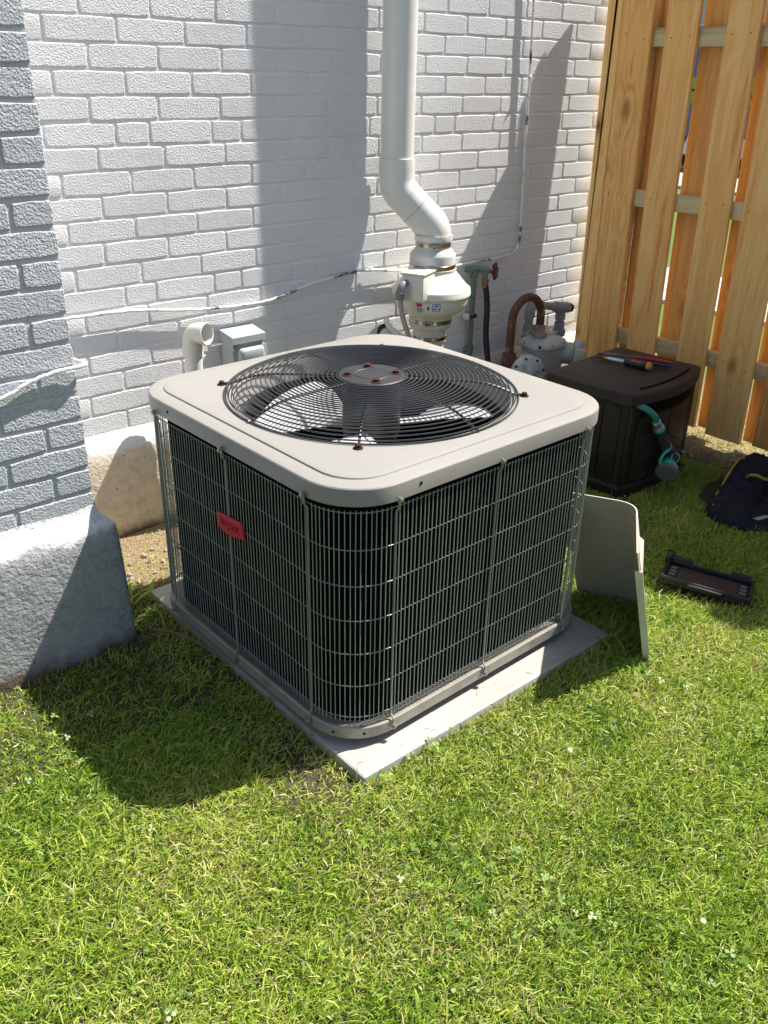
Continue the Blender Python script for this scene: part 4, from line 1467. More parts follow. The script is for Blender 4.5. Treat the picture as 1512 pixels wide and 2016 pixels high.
# ------------------------------------------------------------------ hose box with tools on top
BXC = Vector((1.742, -0.700, 0))
BYAW = math.radians(4.5)
BR = Matrix.Translation(BXC) @ Matrix.Rotation(BYAW, 4, 'Z')
def build_hose_box():
    t = thing('hose_box', 'dark brown resin hose box with a flat lid by the fence', 'storage box', (BXC.x, BXC.y, 0.0))
    def P(name, mb, m, parent=t, **kw):
        return obj(name, mb.mx(BR), m, parent, **kw)
    def outline(hx, hy, bow, r, k=12):
        """rectangle whose front edge (-Y) bows outwards"""
        pts = []
        for i in range(k + 1):
            u = -1 + 2 * i / k
            pts.append((u * (hx - r), -hy - bow * (1 - u * u)))
        pts += [(hx - r * 0.3, -hy + r * 0.3), (hx, -hy + r)]
        pts += [(hx, hy - r), (hx - r * 0.3, hy - r * 0.3), (hx - r, hy)]
        pts += [(-hx + r, hy), (-hx + r * 0.3, hy - r * 0.3), (-hx, hy - r)]
        pts += [(-hx, -hy + r), (-hx + r * 0.3, -hy + r * 0.3)]
        return pts
    def lev(hx, hy, bow, r, z):
        return [(x, y, z) for x, y in outline(hx, hy, bow, r)]
    mb = MB()
    mb.loft([lev(0.236, 0.168, 0.036, 0.018, 0.0), lev(0.240, 0.172, 0.038, 0.018, 0.006), lev(0.240, 0.172, 0.038, 0.018, 0.034), lev(0.230, 0.163, 0.036, 0.016, 0.044)], True, True)
    P('plinth', mb, M['resin'])
    mb = MB()
    mb.loft([lev(0.228, 0.160, 0.032, 0.014, 0.0445), lev(0.233, 0.165, 0.034, 0.014, 0.349)], True, True)
    P('body', mb, M['resin'], smooth=25)
    # front door panel proud of the body, with a black strip for the slot's shade above it
    mb = MB()
    k = 14
    lo = []
    for z0, z1, off in ((0.052, 0.295, 0.0),):
        for zz in (z0, z1):
            row = []
            for i in range(k + 1):
                u = -1 + 2 * i / k
                row.append((u * 0.188, -0.163 - 0.035 * (1 - (u * 0.85) ** 2) - 0.006, zz))
            for i in range(k, -1, -1):
                u = -1 + 2 * i / k
                row.append((u * 0.188, -0.163 - 0.035 * (1 - (u * 0.85) ** 2) + 0.012, zz))
            lo.append(row)
    mb.loft(lo, True, True)
    dr = P('door', mb, M['resin'], smooth=25)
    def strip(x0, x1, z0, z1, out, m, name, par, n=10, inn=0.004):
        mb = MB()
        rows = []
        for zz in (z0, z1):
            row = []
            for i in range(n + 1):
                x = x0 + (x1 - x0) * i / n
                u = x / 0.188
                row.append((x, -0.163 - 0.035 * (1 - (u * 0.85) ** 2) - out, zz))
            for i in range(n, -1, -1):
                x = x0 + (x1 - x0) * i / n
                u = x / 0.188
                row.append((x, -0.163 - 0.035 * (1 - (u * 0.85) ** 2) - out + inn, zz))
            rows.append(row)
        mb.loft(rows, True, True)
        return P(name, mb, m, par, smooth=25)
    strip(-0.172, 0.172, 0.300, 0.343, 0.0015, M['void'], 'hose_slot', t)
    # chevron ribs on the door
    for side in (-1, 1):
        for kk in range(3):
            mb = MB()
            pts = []
            for i in range(7):
                x = side * (0.018 + 0.135 * i / 6)
                z = 0.265 - kk * 0.075 - 0.065 * i / 6
                u = x / 0.188
                pts.append((x, -0.163 - 0.035 * (1 - (u * 0.85) ** 2) - 0.006, z))
            mb.tube(pts, 0.0026, 6)
            P('door_rib', mb, M['resinlid'], dr)
    strip(-0.0015, 0.0015, 0.056, 0.29, 0.0072, M['void'], 'door_seam', dr, 1)
    for sx in (-1, 1):
        mb = MB()
        mb.box((sx * 0.192, -0.176, 0.046), (sx * 0.226, -0.160, 0.346), 0.003)
        P('corner_post', mb, M['resin'])
    for y0, y1 in ((-0.135, -0.07), (-0.064, 0.0), (0.006, 0.07), (0.076, 0.135)):
        for sx in (-1, 1):
            mb = MB()
            mb.box((sx * 0.2285, y0, 0.06), (sx * 0.2362, y1, 0.335), 0.0015)
            P('side_plank', mb, M['resin'])
    mb = MB()
    mb.loft([lev(0.246, 0.178, 0.042, 0.020, 0.350), lev(0.250, 0.182, 0.044, 0.022, 0.354), lev(0.250, 0.182, 0.044, 0.022, 0.386), lev(0.246, 0.178, 0.042, 0.022, 0.3925), lev(0.240, 0.172, 0.040, 0.022, 0.394),
             lev(0.214, 0.150, 0.034, 0.02, 0.3945), lev(0.211, 0.147, 0.033, 0.02, 0.3965)], True, True)
    lid = P('lid', mb, M['resinlid'], smooth=30)
    mb = MB()
    pts = []
    for i in range(13):
        u = -0.72 + 1.44 * i / 12
        pts.append((u * 0.24, -0.158 - 0.036 * (1 - u * u) + 0.012, 0.3962))
    mb.tube(pts, 0.0035, 6)
    P('lid_groove', mb, M['void'], lid)  # black bead laid on the lid for the shade in its groove
    # hose nozzle hanging out of the slot
    n = thing('spray_nozzle', 'teal and black hose spray nozzle hanging from the brown box', 'hose nozzle', (1.66, -0.93, 0.2))
    def N(x, y, z):
        return Vector((x, y, z))
    F = lambda x, z, out=0.0: N(x, -0.905 - out - 0.12 * (x - 1.62) * 0.0, z)
    hp = smooth_path([F(1.555, 0.350, -0.03), F(1.568, 0.340, 0.008), F(1.590, 0.322, 0.026), F(1.612, 0.300, 0.030), F(1.628, 0.277, 0.028)], 6)
    mb = MB()
    mb.tube(hp, [0.0115] * len(hp), 14)
    obj('hose_end', mb, M['tealhose'], n)
    d = (F(1.735, 0.145, 0.028) - F(1.628, 0.277, 0.028)).normalized()
    q = hp[-1]
    mb = MB()
    mb.lathe([(0.012, -0.012), (0.016, -0.010), (0.016, 0.018), (0.0185, 0.020), (0.0185, 0.026)], q, d, 18)
    obj('metal_coupling', mb, M['alu'], n)
    mb = MB()
    mb.lathe([(0.019, 0.026), (0.0205, 0.028), (0.0205, 0.036), (0.017, 0.038)], q, d, 18)
    obj('collar', mb, M['teal'], n)
    mb = MB()
    prof = []
    for i in range(10):
        h = 0.038 + i * 0.0105
        prof += [(0.0175, h), (0.0175, h + 0.006), (0.0145, h + 0.0065), (0.0145, h + 0.010)]
    mb.lathe(prof, q, d, 18)
    gr = obj('grip', mb, M['grip'], n)
    for i in range(6):
        mb = MB()
        mb.lathe([(0.0178, 0.047 + i * 0.0158), (0.0185, 0.0485 + i * 0.0158), (0.0178, 0.050 + i * 0.0158)], q, d, 18, False, False)
        obj('grip_ridge', mb, M['gripline'], gr)
    e = q + d * 0.147
    mb = MB()
    mb.lathe([(0.0185, -0.006), (0.0200, -0.003), (0.0200, 0.004), (0.015, 0.006)], e, d, 18)
    mb.tube(smooth_path([e + N(-0.012, -0.016, -0.002), e + N(-0.045, -0.02, -0.008), e + N(-0.062, -0.02, -0.028), e + N(-0.05, -0.018, -0.052), e + N(-0.03, -0.014, -0.06)], 5), 0.0058, 10)
    obj('trigger', mb, M['teal'], n)
    mb = MB()
    mb.tube([e, e + N(0.02, -0.004, -0.02), e + N(0.045, -0.004, -0.036)], [0.018, 0.024, 0.020], 16)
    mb.box((e.x + 0.028, e.y - 0.022, e.z - 0.050), (e.x + 0.082, e.y + 0.018, e.z - 0.020), 0.006)
    obj('valve_body', mb, M['navy'], n)
    hd = Vector((-0.80, -0.42, -0.40)).normalized()
    hc = e + N(0.012, -0.012, -0.052)
    mb = MB()
    mb.lathe([(0.014, -0.02), (0.018, 0.0), (0.024, 0.012), (0.036, 0.032), (0.039, 0.046), (0.037, 0.050)], hc, hd, 28)
    obj('spray_bell', mb, M['teal'], n)
    mb = MB()
    mb.lathe([(0.0385, 0.050), (0.041, 0.052), (0.041, 0.064), (0.037, 0.067), (0.001, 0.066)], hc, hd, 14)
    obj('spray_face', mb, M['gripline'], n, smooth=20)
    fd = Vector((-0.45, -0.85, 0.25)).normalized()
    mb = MB()
    oo = e + N(0.022, -0.024, -0.038)
    mb.lathe([(0.020, -0.010), (0.021, 0.006), (0.018, 0.008)], oo, fd, 20)
    dl = obj('flow_dial', mb, M['grip'], n)
    mb = MB()
    mb.lathe([(0.0178, 0.0082), (0.0172, 0.0095), (0.0155, 0.0095), (0.0150, 0.0082)], oo, fd, 24, False, False)
    obj('dial_ring', mb, M['alu'], dl)
    mb = MB()
    mb.tube([e + N(0.070, -0.022, -0.026), e + N(0.086, -0.022, -0.036), e + N(0.088, -0.02, -0.046)], 0.0035, 8)
    obj('metal_clip', mb, M['alu'], n)
build_hose_box()

def build_tools():
    Z = 0.3975
    t = thing('screwdriver', 'black and yellow handled screwdriver lying on the brown box', 'screwdriver', (1.768, -0.70, Z))
    a, b, c = Vector((1.749, -0.578, Z + 0.012)), Vector((1.764, -0.682, Z + 0.016)), Vector((1.783, -0.785, Z + 0.017))
    d = (c - a).normalized()
    mb = MB()
    mb.tube([a, a + d * 0.016], [0.002, 0.0045], 8)
    obj('tip', mb, M['steel'], t)
    mb = MB()
    mb.tube([a + d * 0.016, a + d * 0.030], 0.0052, 10)
    obj('bit_sleeve', mb, M['amber'], t)
    mb = MB()
    mb.tube([a + d * 0.030, a + d * 0.100], 0.0058, 12)
    obj('shaft', mb, M['shaft'], t)
    mb = MB()
    mb.lathe([(0.009, 0.0), (0.0135, 0.004), (0.0145, 0.014), (0.0125, 0.026), (0.0145, 0.04), (0.0165, 0.06), (0.0162, 0.082), (0.0140, 0.090)], a + d * 0.098, d, 8)
    hd = obj('handle', mb, M['grip'], t, smooth=50)
    mb = MB()
    mb.lathe([(0.0142, 0.090), (0.0152, 0.092), (0.0148, 0.102), (0.010, 0.107)], a + d * 0.098, d, 12)
    obj('end_cap', mb, M['amber'], t)
    up = Vector((-0.62, -0.38, 0.68))
    up = (up - d * up.dot(d)).normalized()
    tm = text_mb('DEWALT', 0.0125, 0.0003, a + d * 0.152 + up * 0.0163, d, up.cross(d))
    obj('lettering', tm, M['amber'], hd, smooth=0)
    t = thing('pliers', 'pliers with red and dark handles lying beside the screwdriver', 'pliers', (1.84, -0.70, Z))
    piv = Vector((1.815, -0.625, Z + 0.012))
    for s, end, m in ((1, Vector((1.905, -0.792, Z + 0.010)), M['redgrip']), (-1, Vector((1.862, -0.815, Z + 0.010)), M['navy'])):
        dirv = (end - piv)
        side = dirv.cross(Vector((0, 0, 1))).normalized() * -s
        mb = MB()
        pl = smooth_path([piv, piv + dirv * 0.2 + side * 0.010, piv + dirv * 0.5 + side * 0.013, piv + dirv * 0.8 + side * 0.006, end], 5)
        mb.tube(pl, [0.0052 + 0.0022 * math.sin(PI * i / (len(pl) - 1)) for i in range(len(pl))], 10)
        obj('handle', mb, m, t)
        mb = MB()
        j = piv - dirv.normalized() * 0.062 - side * 0.006
        mb.tube([piv + side * 0.005, piv - dirv.normalized() * 0.02 - side * 0.008, j], [0.008, 0.0075, 0.003], 8)
        obj('jaw', mb, M['steel'], t)
    mb = MB()
    mb.lathe([(0.011, -0.006), (0.011, 0.006), (0.005, 0.009)], piv, (0, 0, 1), 14)
    obj('pivot', mb, M['steel'], t)
    t = thing('wire_stripper', 'small dark wire tool with bent jaws on the brown box lid', 'tool', (1.78, -0.58, Z))
    mb = MB()
    mb.tube(smooth_path([(1.735, -0.545, Z + 0.006), (1.745, -0.566, Z + 0.010), (1.775, -0.585, Z + 0.008), (1.80, -0.635, Z + 0.008)], 5), 0.004, 8)
    obj('jaw', mb, M['steel'], t)
    mb = MB()
    mb.tube(smooth_path([(1.79, -0.535, Z + 0.006), (1.800, -0.556, Z + 0.012), (1.797, -0.60, Z + 0.010), (1.808, -0.66, Z + 0.008)], 5), 0.004, 8)
    obj('jaw', mb, M['steel'], t)
build_tools()

# ------------------------------------------------------------------ tool bag lying on the grass
def build_bag():
    t = thing('tool_bag', 'dark navy tool bag with yellow piping slumped on the shaded grass', 'bag', (1.85, -1.2, 0.0))
    out = [(1.64, -1.165), (1.615, -1.27), (1.71, -1.40), (1.93, -1.46), (2.13, -1.38), (2.24, -1.20), (2.21, -1.05), (2.09, -1.03), (1.86, -1.095)]
    out = [Vector((x, y, 0)) for x, y in out]
    n = 72
    cl = smooth_path(out + [out[0]], 8)[:-1]
    n = len(cl)
    ce = Vector((1.93, -1.24, 0))
    loops = []
    rr = [1.0, 1.015, 0.97, 0.88, 0.76, 0.6, 0.42, 0.24, 0.08]
    for li, k in enumerate(rr):
        L = []
        for i, p in enumerate(cl):
            q = ce + (p - ce) * k
            a = math.atan2(p.y - ce.y, p.x - ce.x)
            h = (0.0, 0.022, 0.042, 0.058, 0.064, 0.060, 0.052, 0.046, 0.044)[li]
            h *= 0.85 + 0.25 * math.cos(a - 2.2)
            fold = 0.020 * math.sin(9 * a + 4 * k) * (1 - k) * k * 4 * 0.5 + (0.040 * (float(vnoise(q.x, q.y, 11)) - 0.5) + 0.022 * (float(vnoise(q.x, q.y, 27, 4)) - 0.5)) * (0 if li == 0 else 1)
            crease = -0.030 * math.exp(-((q.y + 1.235 - 0.35 * (q.x - 1.9)) / 0.018) ** 2) * (0 if li < 2 else 1)
            L.append((q.x, q.y, max(0.002, h + fold + crease)))
        loops.append(L)
    mb = MB()
    mb.loft(loops, True, True)
    body = obj('fabric', mb, M['cloth'], t, smooth=70)
    def surf(x, y):
        best, bz = 1e9, 0.02
        for l in loops:
            for p in l:
                d = (p[0] - x) ** 2 + (p[1] - y) ** 2
                if d < best:
                    best, bz = d, p[2]
        return bz
    mb = MB()
    pl = [(x, y, surf(x, y) + 0.006) for x, y in ((1.655, -1.185), (1.72, -1.155), (1.80, -1.128), (1.88, -1.108), (1.96, -1.083), (2.04, -1.060), (2.10, -1.050))]
    mb.tube(smooth_path(pl, 5), 0.0042, 8)
    obj('piping', mb, M['yellow'], t)
    mb = MB()
    z = surf(1.98, -1.17)
    mb.tube(smooth_path([(1.94, -1.145, z + 0.008), (1.925, -1.165, z + 0.03), (1.93, -1.19, z + 0.035), (1.955, -1.205, z + 0.02), (1.99, -1.215, z + 0.014), (2.05, -1.235, z + 0.012), (2.12, -1.25, surf(2.12, -1.25) + 0.012)], 5), 0.0055, 8)
    obj('handle_loop', mb, M['yellow'], t)
    mb = MB()
    p = [(1.685, -1.325), (1.72, -1.345), (1.76, -1.37), (1.80, -1.39)]
    lo = [[(x - 0.004, y + 0.008, surf(x, y) + 0.010), (x + 0.004, y - 0.008, surf(x, y) + 0.006)] for x, y in p]
    mb.loft(lo, closed=False)
    obj('reflective_strip', mb, M['zip'], t, smooth=0)
build_bag()

# ------------------------------------------------------------------ black plastic tray on the grass
def build_tray():
    t = thing('plastic_tray', 'small black plastic tray with brown floor lying on the grass', 'tray', (1.195, -1.44, 0.0))
    R = Matrix.Translation((1.196, -1.442, 0.024)) @ Matrix.Rotation(math.radians(-67), 4, 'Z') @ Matrix.Rotation(math.radians(-4), 4, 'X') @ Matrix.Rotation(math.radians(3), 4, 'Y')
    def P(name, mb, m, **kw):
        return obj(name, mb.mx(R), m, t, **kw)
    hx, hy = 0.128, 0.068
    mb = MB()
    mb.box((-hx, -hy, 0.0), (hx, hy, 0.006), 0.002)
    P('floor', mb, M['trayfloor'])
    for a, b in (((-hx, hy - 0.009), (hx, hy)), ((-hx, -hy), (hx, -hy + 0.009))):
        mb = MB()
        mb.box((a[0], a[1], 0.0055), (b[0], b[1], 0.022), 0.002)
        P('rim', mb, M['tray'])
    for s in (-1, 1):
        mb = MB()
        mb.box((s * hx, -hy + 0.0092, 0.0055), (s * (hx - 0.010), hy - 0.0092, 0.022), 0.002)
        P('rim', mb, M['tray'])
        mb = MB()
        mb.box((s * (hx - 0.014), -0.045, 0.0058), (s * (hx - 0.040), 0.045, 0.011), 0.002)
        P('end_plate', mb, M['grip'])
        for k in (-0.024, 0.0, 0.024):
            mb = MB()
            mb.box((s * (hx - 0.018), k - 0.007, 0.0112), (s * (hx - 0.036), k + 0.007, 0.0145), 0.001)
            P('grip_block', mb, M['gripline'])
    for x in (-0.085, 0.085):
        mb = MB()
        mb.box((x - 0.030, hy - 0.004, 0.010), (x + 0.030, hy + 0.012, 0.030), 0.003)
        P('latch', mb, M['tray'])
    mb = MB()
    mb.box((-hx - 0.008, hy - 0.012, 0.006), (-hx + 0.016, hy + 0.016, 0.044), 0.005)
    P('corner_lug', mb, M['tray'])
    mb = MB()
    mb.box((-0.05, -hy - 0.010, 0.006), (0.05, -hy + 0.004, 0.018), 0.003)
    P('hinge_strip', mb, M['tray'])
build_tray()

# ------------------------------------------------------------------ things beyond the fence, seen through the gaps
def build_van():
    t = thing('parked_van', 'blue and green panel van parked on the street behind the fence', 'van', (14.6, 6.6, 0))
    def P(name, mb, m, par=t):
        return obj(name, mb.mx(Matrix.Translation((14.7, 6.6, 0))), m, par)
    prof = [(-2.5, 0.45), (2.3, 0.45), (2.55, 0.6), (2.55, 1.05), (2.35, 1.2), (1.75, 1.3), (1.2, 2.1), (-2.4, 2.2), (-2.55, 2.0)]
    mb = MB()
    mb.loft([[(x, y * 0.985, z * 0.99) for y, z in prof] if abs(x) > 0.9 else [(x, y, z) for y, z in prof] for x in (-0.98, -0.88, 0.88, 0.98)], True, True)
    P('body', mb, M['vanblue'])
    mb = MB()
    mb.box((-1.0, -2.4, 0.95), (-0.985, 1.2, 1.35))
    P('stripe', mb, M['vangreen'])
    tm = text_mb('HEATING', 0.36, 0.004, (-1.004, -0.6, 1.14), (0, -1, 0), (0, 0, 1))
    P('lettering', tm, M['ink'])
    mb = MB()
    mb.box((-0.995, 0.45, 1.38), (-0.984, 1.25, 1.85))
    P('window', mb, M['glass'])
    for yy in (-1.6, 1.6):
        for sx in (-1, 1):
            mb = MB()
            mb.lathe([(0.2, -0.1), (0.34, -0.11), (0.36, -0.06), (0.36, 0.06), (0.34, 0.11), (0.2, 0.1)], (sx * 0.9, yy, 0.36), (1, 0, 0), 24)
            w = P('wheel', mb, M['tyre'])
            mb = MB()
            mb.lathe([(0.19, -0.115), (0.05, -0.12), (0.05, 0.12), (0.19, 0.115)], (sx * 0.9, yy, 0.36), (1, 0, 0), 16)
            P('rim', mb, M['alu'], w)
build_van()

def build_house(cx, cy, m, label, red):
    t = thing('house', label, 'house', (cx, cy, 0))
    def P(name, mb, mm, par=t):
        return obj(name, mb.mx(Matrix.Translation((cx, cy, 0))), mm, par)
    mb = MB()
    mb.box((-3.5, -5, 0), (3.5, 5, 5.0))
    P('wall', mb, m)
    mb = MB()
    mb.box((-3.53, -5.03, 0), (3.53, 5.03, 1.0))
    P('lower_brickwork', mb, red)
    mb = MB()
    mb.loft([[(-3.9, y, 4.95), (3.9, y, 4.95), (0, y, 7.2)] for y in (-5.3, 5.3)], True, True)
    P('roof', mb, M['roofing'])
    for y in (-3.4, -1.1, 1.1, 3.4):
        for z in (1.3, 3.4):
            mb = MB()
            mb.box((-3.56, y - 0.5, z), (-3.505, y + 0.5, z + 1.2))
            w = P('window', mb, M['siding'])
            mb = MB()
            mb.box((-3.57, y - 0.42, z + 0.08), (-3.562, y + 0.42, z + 1.12))
            P('pane', mb, M['glass'], w)
build_house(30, 16, M['siding'], 'pale sided house across the street behind the fence', M['brickred'])
build_house(30, 3, M['siding'], 'second pale house farther right across the street behind the fence', M['walk'])

def tree(x, y, h, rad, label, name='tree', seed=1):
    t = thing(name, label, 'tree', (x, y, 0))
    rn = np.random.default_rng(seed)
    mb = MB()
    mb.tube([(x, y, -0.1), (x + 0.03, y, h * 0.3), (x, y + 0.05, h * 0.75)], [0.13 * h / 4, 0.09 * h / 4, 0.03 * h / 4], 10)
    for k in range(7):
        a = k * 2.4
        z0 = h * (0.25 + 0.07 * k)
        mb.tube([(x, y, z0), (x + math.cos(a) * rad * 0.4, y + math.sin(a) * rad * 0.4, z0 + 0.2 * h), (x + math.cos(a) * rad * 0.75, y + math.sin(a) * rad * 0.75, z0 + 0.28 * h)], [0.05 * h / 4, 0.03 * h / 4, 0.01], 6)
    obj('trunk', mb, M['bark'], t)
    nc, nl = 60, 60
    cc = rn.normal(size=(nc, 3))
    cc /= np.linalg.norm(cc, axis=1)[:, None]
    cc *= (rn.random((nc, 1)) ** 0.4)
    cen = np.array([x, y, h * 0.62]) + cc * np.array([rad, rad, h * 0.36])
    P0 = (cen[:, None, :] + rn.normal(size=(nc, nl, 3)) * rad * 0.16).reshape(-1, 3)
    tn = np.repeat(rn.random(nc), nl) * 0.6 + rn.random(nc * nl) * 0.4
    N = len(P0)
    a = rn.normal(size=(N, 3))
    a /= np.linalg.norm(a, axis=1)[:, None]
    b = np.cross(a, rn.normal(size=(N, 3)))
    b /= np.linalg.norm(b, axis=1)[:, None]
    s = 0.05 * (0.7 + 0.6 * rn.random((N, 1))) * h / 4
    V = np.stack([P0 - a * s, P0 + b * s * 0.5, P0 + a * s, P0 - b * s * 0.5], 1).reshape(-1, 3)
    o = fast_mesh('crown', V - np.array([x, y, 0]), np.arange(4 * N), np.arange(0, 4 * N, 4), M['crown'], np.repeat(tn, 4))
    o.parent = t
tree(6.6, 4.2, 3.6, 1.1, 'dark leafy tree behind the fence near the house corner', 'tree', 3)
tree(24.0, 21.0, 9.0, 3.2, 'tall tree beside the house across the street', 'tree', 5)

# ------------------------------------------------------------------ twigs, stones, leaves
def twig(pts, r, label):
    mb = MB()
    sp = smooth_path(pts, 6)
    mb.tube(sp, [r * (1 - 0.6 * i / (len(sp) - 1)) for i in range(len(sp))], 7)
    tag(obj('twig', mb, M['twig']), label, 'twig')
twig([(-0.175, -0.62, 0.018), (-0.13, -0.70, 0.022), (-0.105, -0.80, 0.018), (-0.10, -0.88, 0.014)], 0.004, 'bent brown twig on the soil along the pad edge')
deb = MB()
rnd = random.Random(9)
for k in range(150):
    z = k % 3
    if z == 0:
        x, y = rnd.uniform(1.98, 2.55), rnd.uniform(-1.9, -0.5)
    elif z == 1:
        x, y = rnd.uniform(-0.18, 0.25), rnd.uniform(-0.38, -0.06)
    else:
        x, y = rnd.uniform(2.0, 2.5), rnd.uniform(-1.2, -0.6)
    s = rnd.uniform(0.004, 0.016)
    pts = [(rnd.uniform(0.6, 1) * s * math.cos(a), rnd.uniform(0.6, 1) * s * 0.7 * math.sin(a)) for a in [2 * PI * i / 6 for i in range(6)]]
    q = MB()
    q.loft([[(px, py, 0) for px, py in pts], [(px * 0.9, py * 0.9, s * 0.5) for px, py in pts], [(px * 0.5, py * 0.5, s * 0.75) for px, py in pts]], True, True)
    q.mx(Matrix.Translation((x, y, -0.006)) @ Matrix.Rotation(rnd.uniform(0, 6), 4, 'Z'))
    deb.merge(q)
tag(obj('gravel', deb, M['stone'], smooth=25), 'small stones scattered on bare soil by the fence and wall', 'gravel', kind='stuff')
lv = MB()
for k in range(220):
    if k % 2:
        x, y = rnd.uniform(1.95, 2.6), rnd.uniform(-1.8, -0.55)
    elif k % 4 == 0:
        x, y = rnd.uniform(-0.2, 0.3), rnd.uniform(-0.5, -0.06)
    else:
        x, y = rnd.gauss(-0.15, 0.05), rnd.gauss(-1.25, 0.1)
    s = rnd.uniform(0.006, 0.016) if x > -0.05 or y > -0.9 else rnd.uniform(0.004, 0.008)
    q = MB()
    q.add([(-s, 0, 0.002), (0, -s * 0.45, 0.004), (s, 0, 0.006), (0, s * 0.45, 0.008)], [(0, 1, 2), (0, 2, 3)])
    q.mx(Matrix.Translation((x, y, rnd.uniform(0.0, 0.012))) @ Matrix.Rotation(rnd.uniform(0, 6), 4, 'Z') @ Matrix.Rotation(rnd.uniform(-0.5, 0.5), 4, 'X'))
    lv.merge(q)
tag(obj('leaf_litter', lv, M['leaf'], smooth=0), 'dry brown leaf scraps on the bare soil patches', 'leaf litter', kind='stuff')

# ------------------------------------------------------------------ lawn
def in_poly_mask(x, y):
    """1 where grass may grow"""
    ok = np.ones_like(x, bool)
    ok &= ~((x > -0.090) & (x < 0.770) & (y > -1.412) & (y < -0.437))
    ok &= ~((x < -0.20) & (y > -0.625))
    ok &= y < -0.052
    dx, dy = x - BXC.x, y - BXC.y
    lx = dx * math.cos(BYAW) + dy * math.sin(BYAW)
    ly = -dx * math.sin(BYAW) + dy * math.cos(BYAW)
    ok &= ~((np.abs(lx) < 0.235) & (ly > -0.20) & (ly < 0.17))
    ok &= ~(((x - 1.92) / 0.25) ** 2 + ((y + 1.22) / 0.20) ** 2 < 1)
    a = math.radians(-67)
    tx = (x - 1.196) * math.cos(a) + (y + 1.442) * math.sin(a)
    ty = -(x - 1.196) * math.sin(a) + (y + 1.442) * math.cos(a)
    ok &= ~((np.abs(tx) < 0.13) & (np.abs(ty) < 0.068))
    return ok

def sample(n, dens_fn):
    x = RNG.uniform(-1.9, 2.75, n)
    y = RNG.uniform(-3.3, -0.05, n)
    # keep the wedge in front of the viewer, with a generous margin
    ang = np.arctan2(x + 0.9974, y + 2.503)
    dist = np.hypot(x + 0.9974, y + 2.503)
    k = (np.abs(ang - 0.7158) < 1.0) & (dist > 0.5) & in_poly_mask(x, y)
    x, y = x[k], y[k]
    k = RNG.random(len(x)) < dens_fn(x, y)
    return x[k], y[k]

def cover(x, y):
    d = np.ones_like(x)
    d *= np.where(y > -0.44, 0.04 + 0.22 * np.clip(vnoise(x, y, 9) - 0.3, 0, 1), 1.0)
    d *= np.where((x < -0.06) & (y > -0.95) & (y <= -0.44), 0.16 + 0.40 * vnoise(x, y, 10, 4), 1.0)
    d *= 1 - 0.85 * np.exp(-(((x + 0.16) / 0.075) ** 2 + ((y + 1.30) / 0.14) ** 2))
    d *= np.where((x < -0.05) & (x > -0.26), np.where((y > -1.4) & (y < -0.9), 0.30 + 0.45 * vnoise(x, y, 8, 5), 1.0), 1.0)
    d *= np.where(x > 2.04, 0.05 + 0.30 * np.clip(vnoise(x, y, 7, 2) - 0.35, 0, 1), 1.0)
    d *= np.where((x > 0.77) & (y > -1.2) & (x < 1.5), 0.55, 1.0)
    d *= 0.72 + 0.5 * vnoise(x, y, 4.0, 1)
    return d

def dryness(x, y):
    p = 0.5 * vnoise(x, y, 3.2, 5) + 0.5 * vnoise(x, y, 8.5, 6)
    d = np.clip((p - 0.42) * 2.3, 0, 1)
    d = np.maximum(d, np.where(y > -0.45, 0.85, 0))
    d = np.maximum(d, 0.75 * np.exp(-(((x + 0.45) / 0.22) ** 2 + ((y + 1.35) / 0.16) ** 2)))
    d = np.maximum(d, 0.8 * np.exp(-(((x + 0.14) / 0.12) ** 2 + ((y + 1.36) / 0.2) ** 2)))
    # thin strip along the sunny pad edge
    d = np.maximum(d, np.where((y < -1.40) & (y > -1.56) & (x > -0.15) & (x < 0.8), 0.45, 0))
    return d

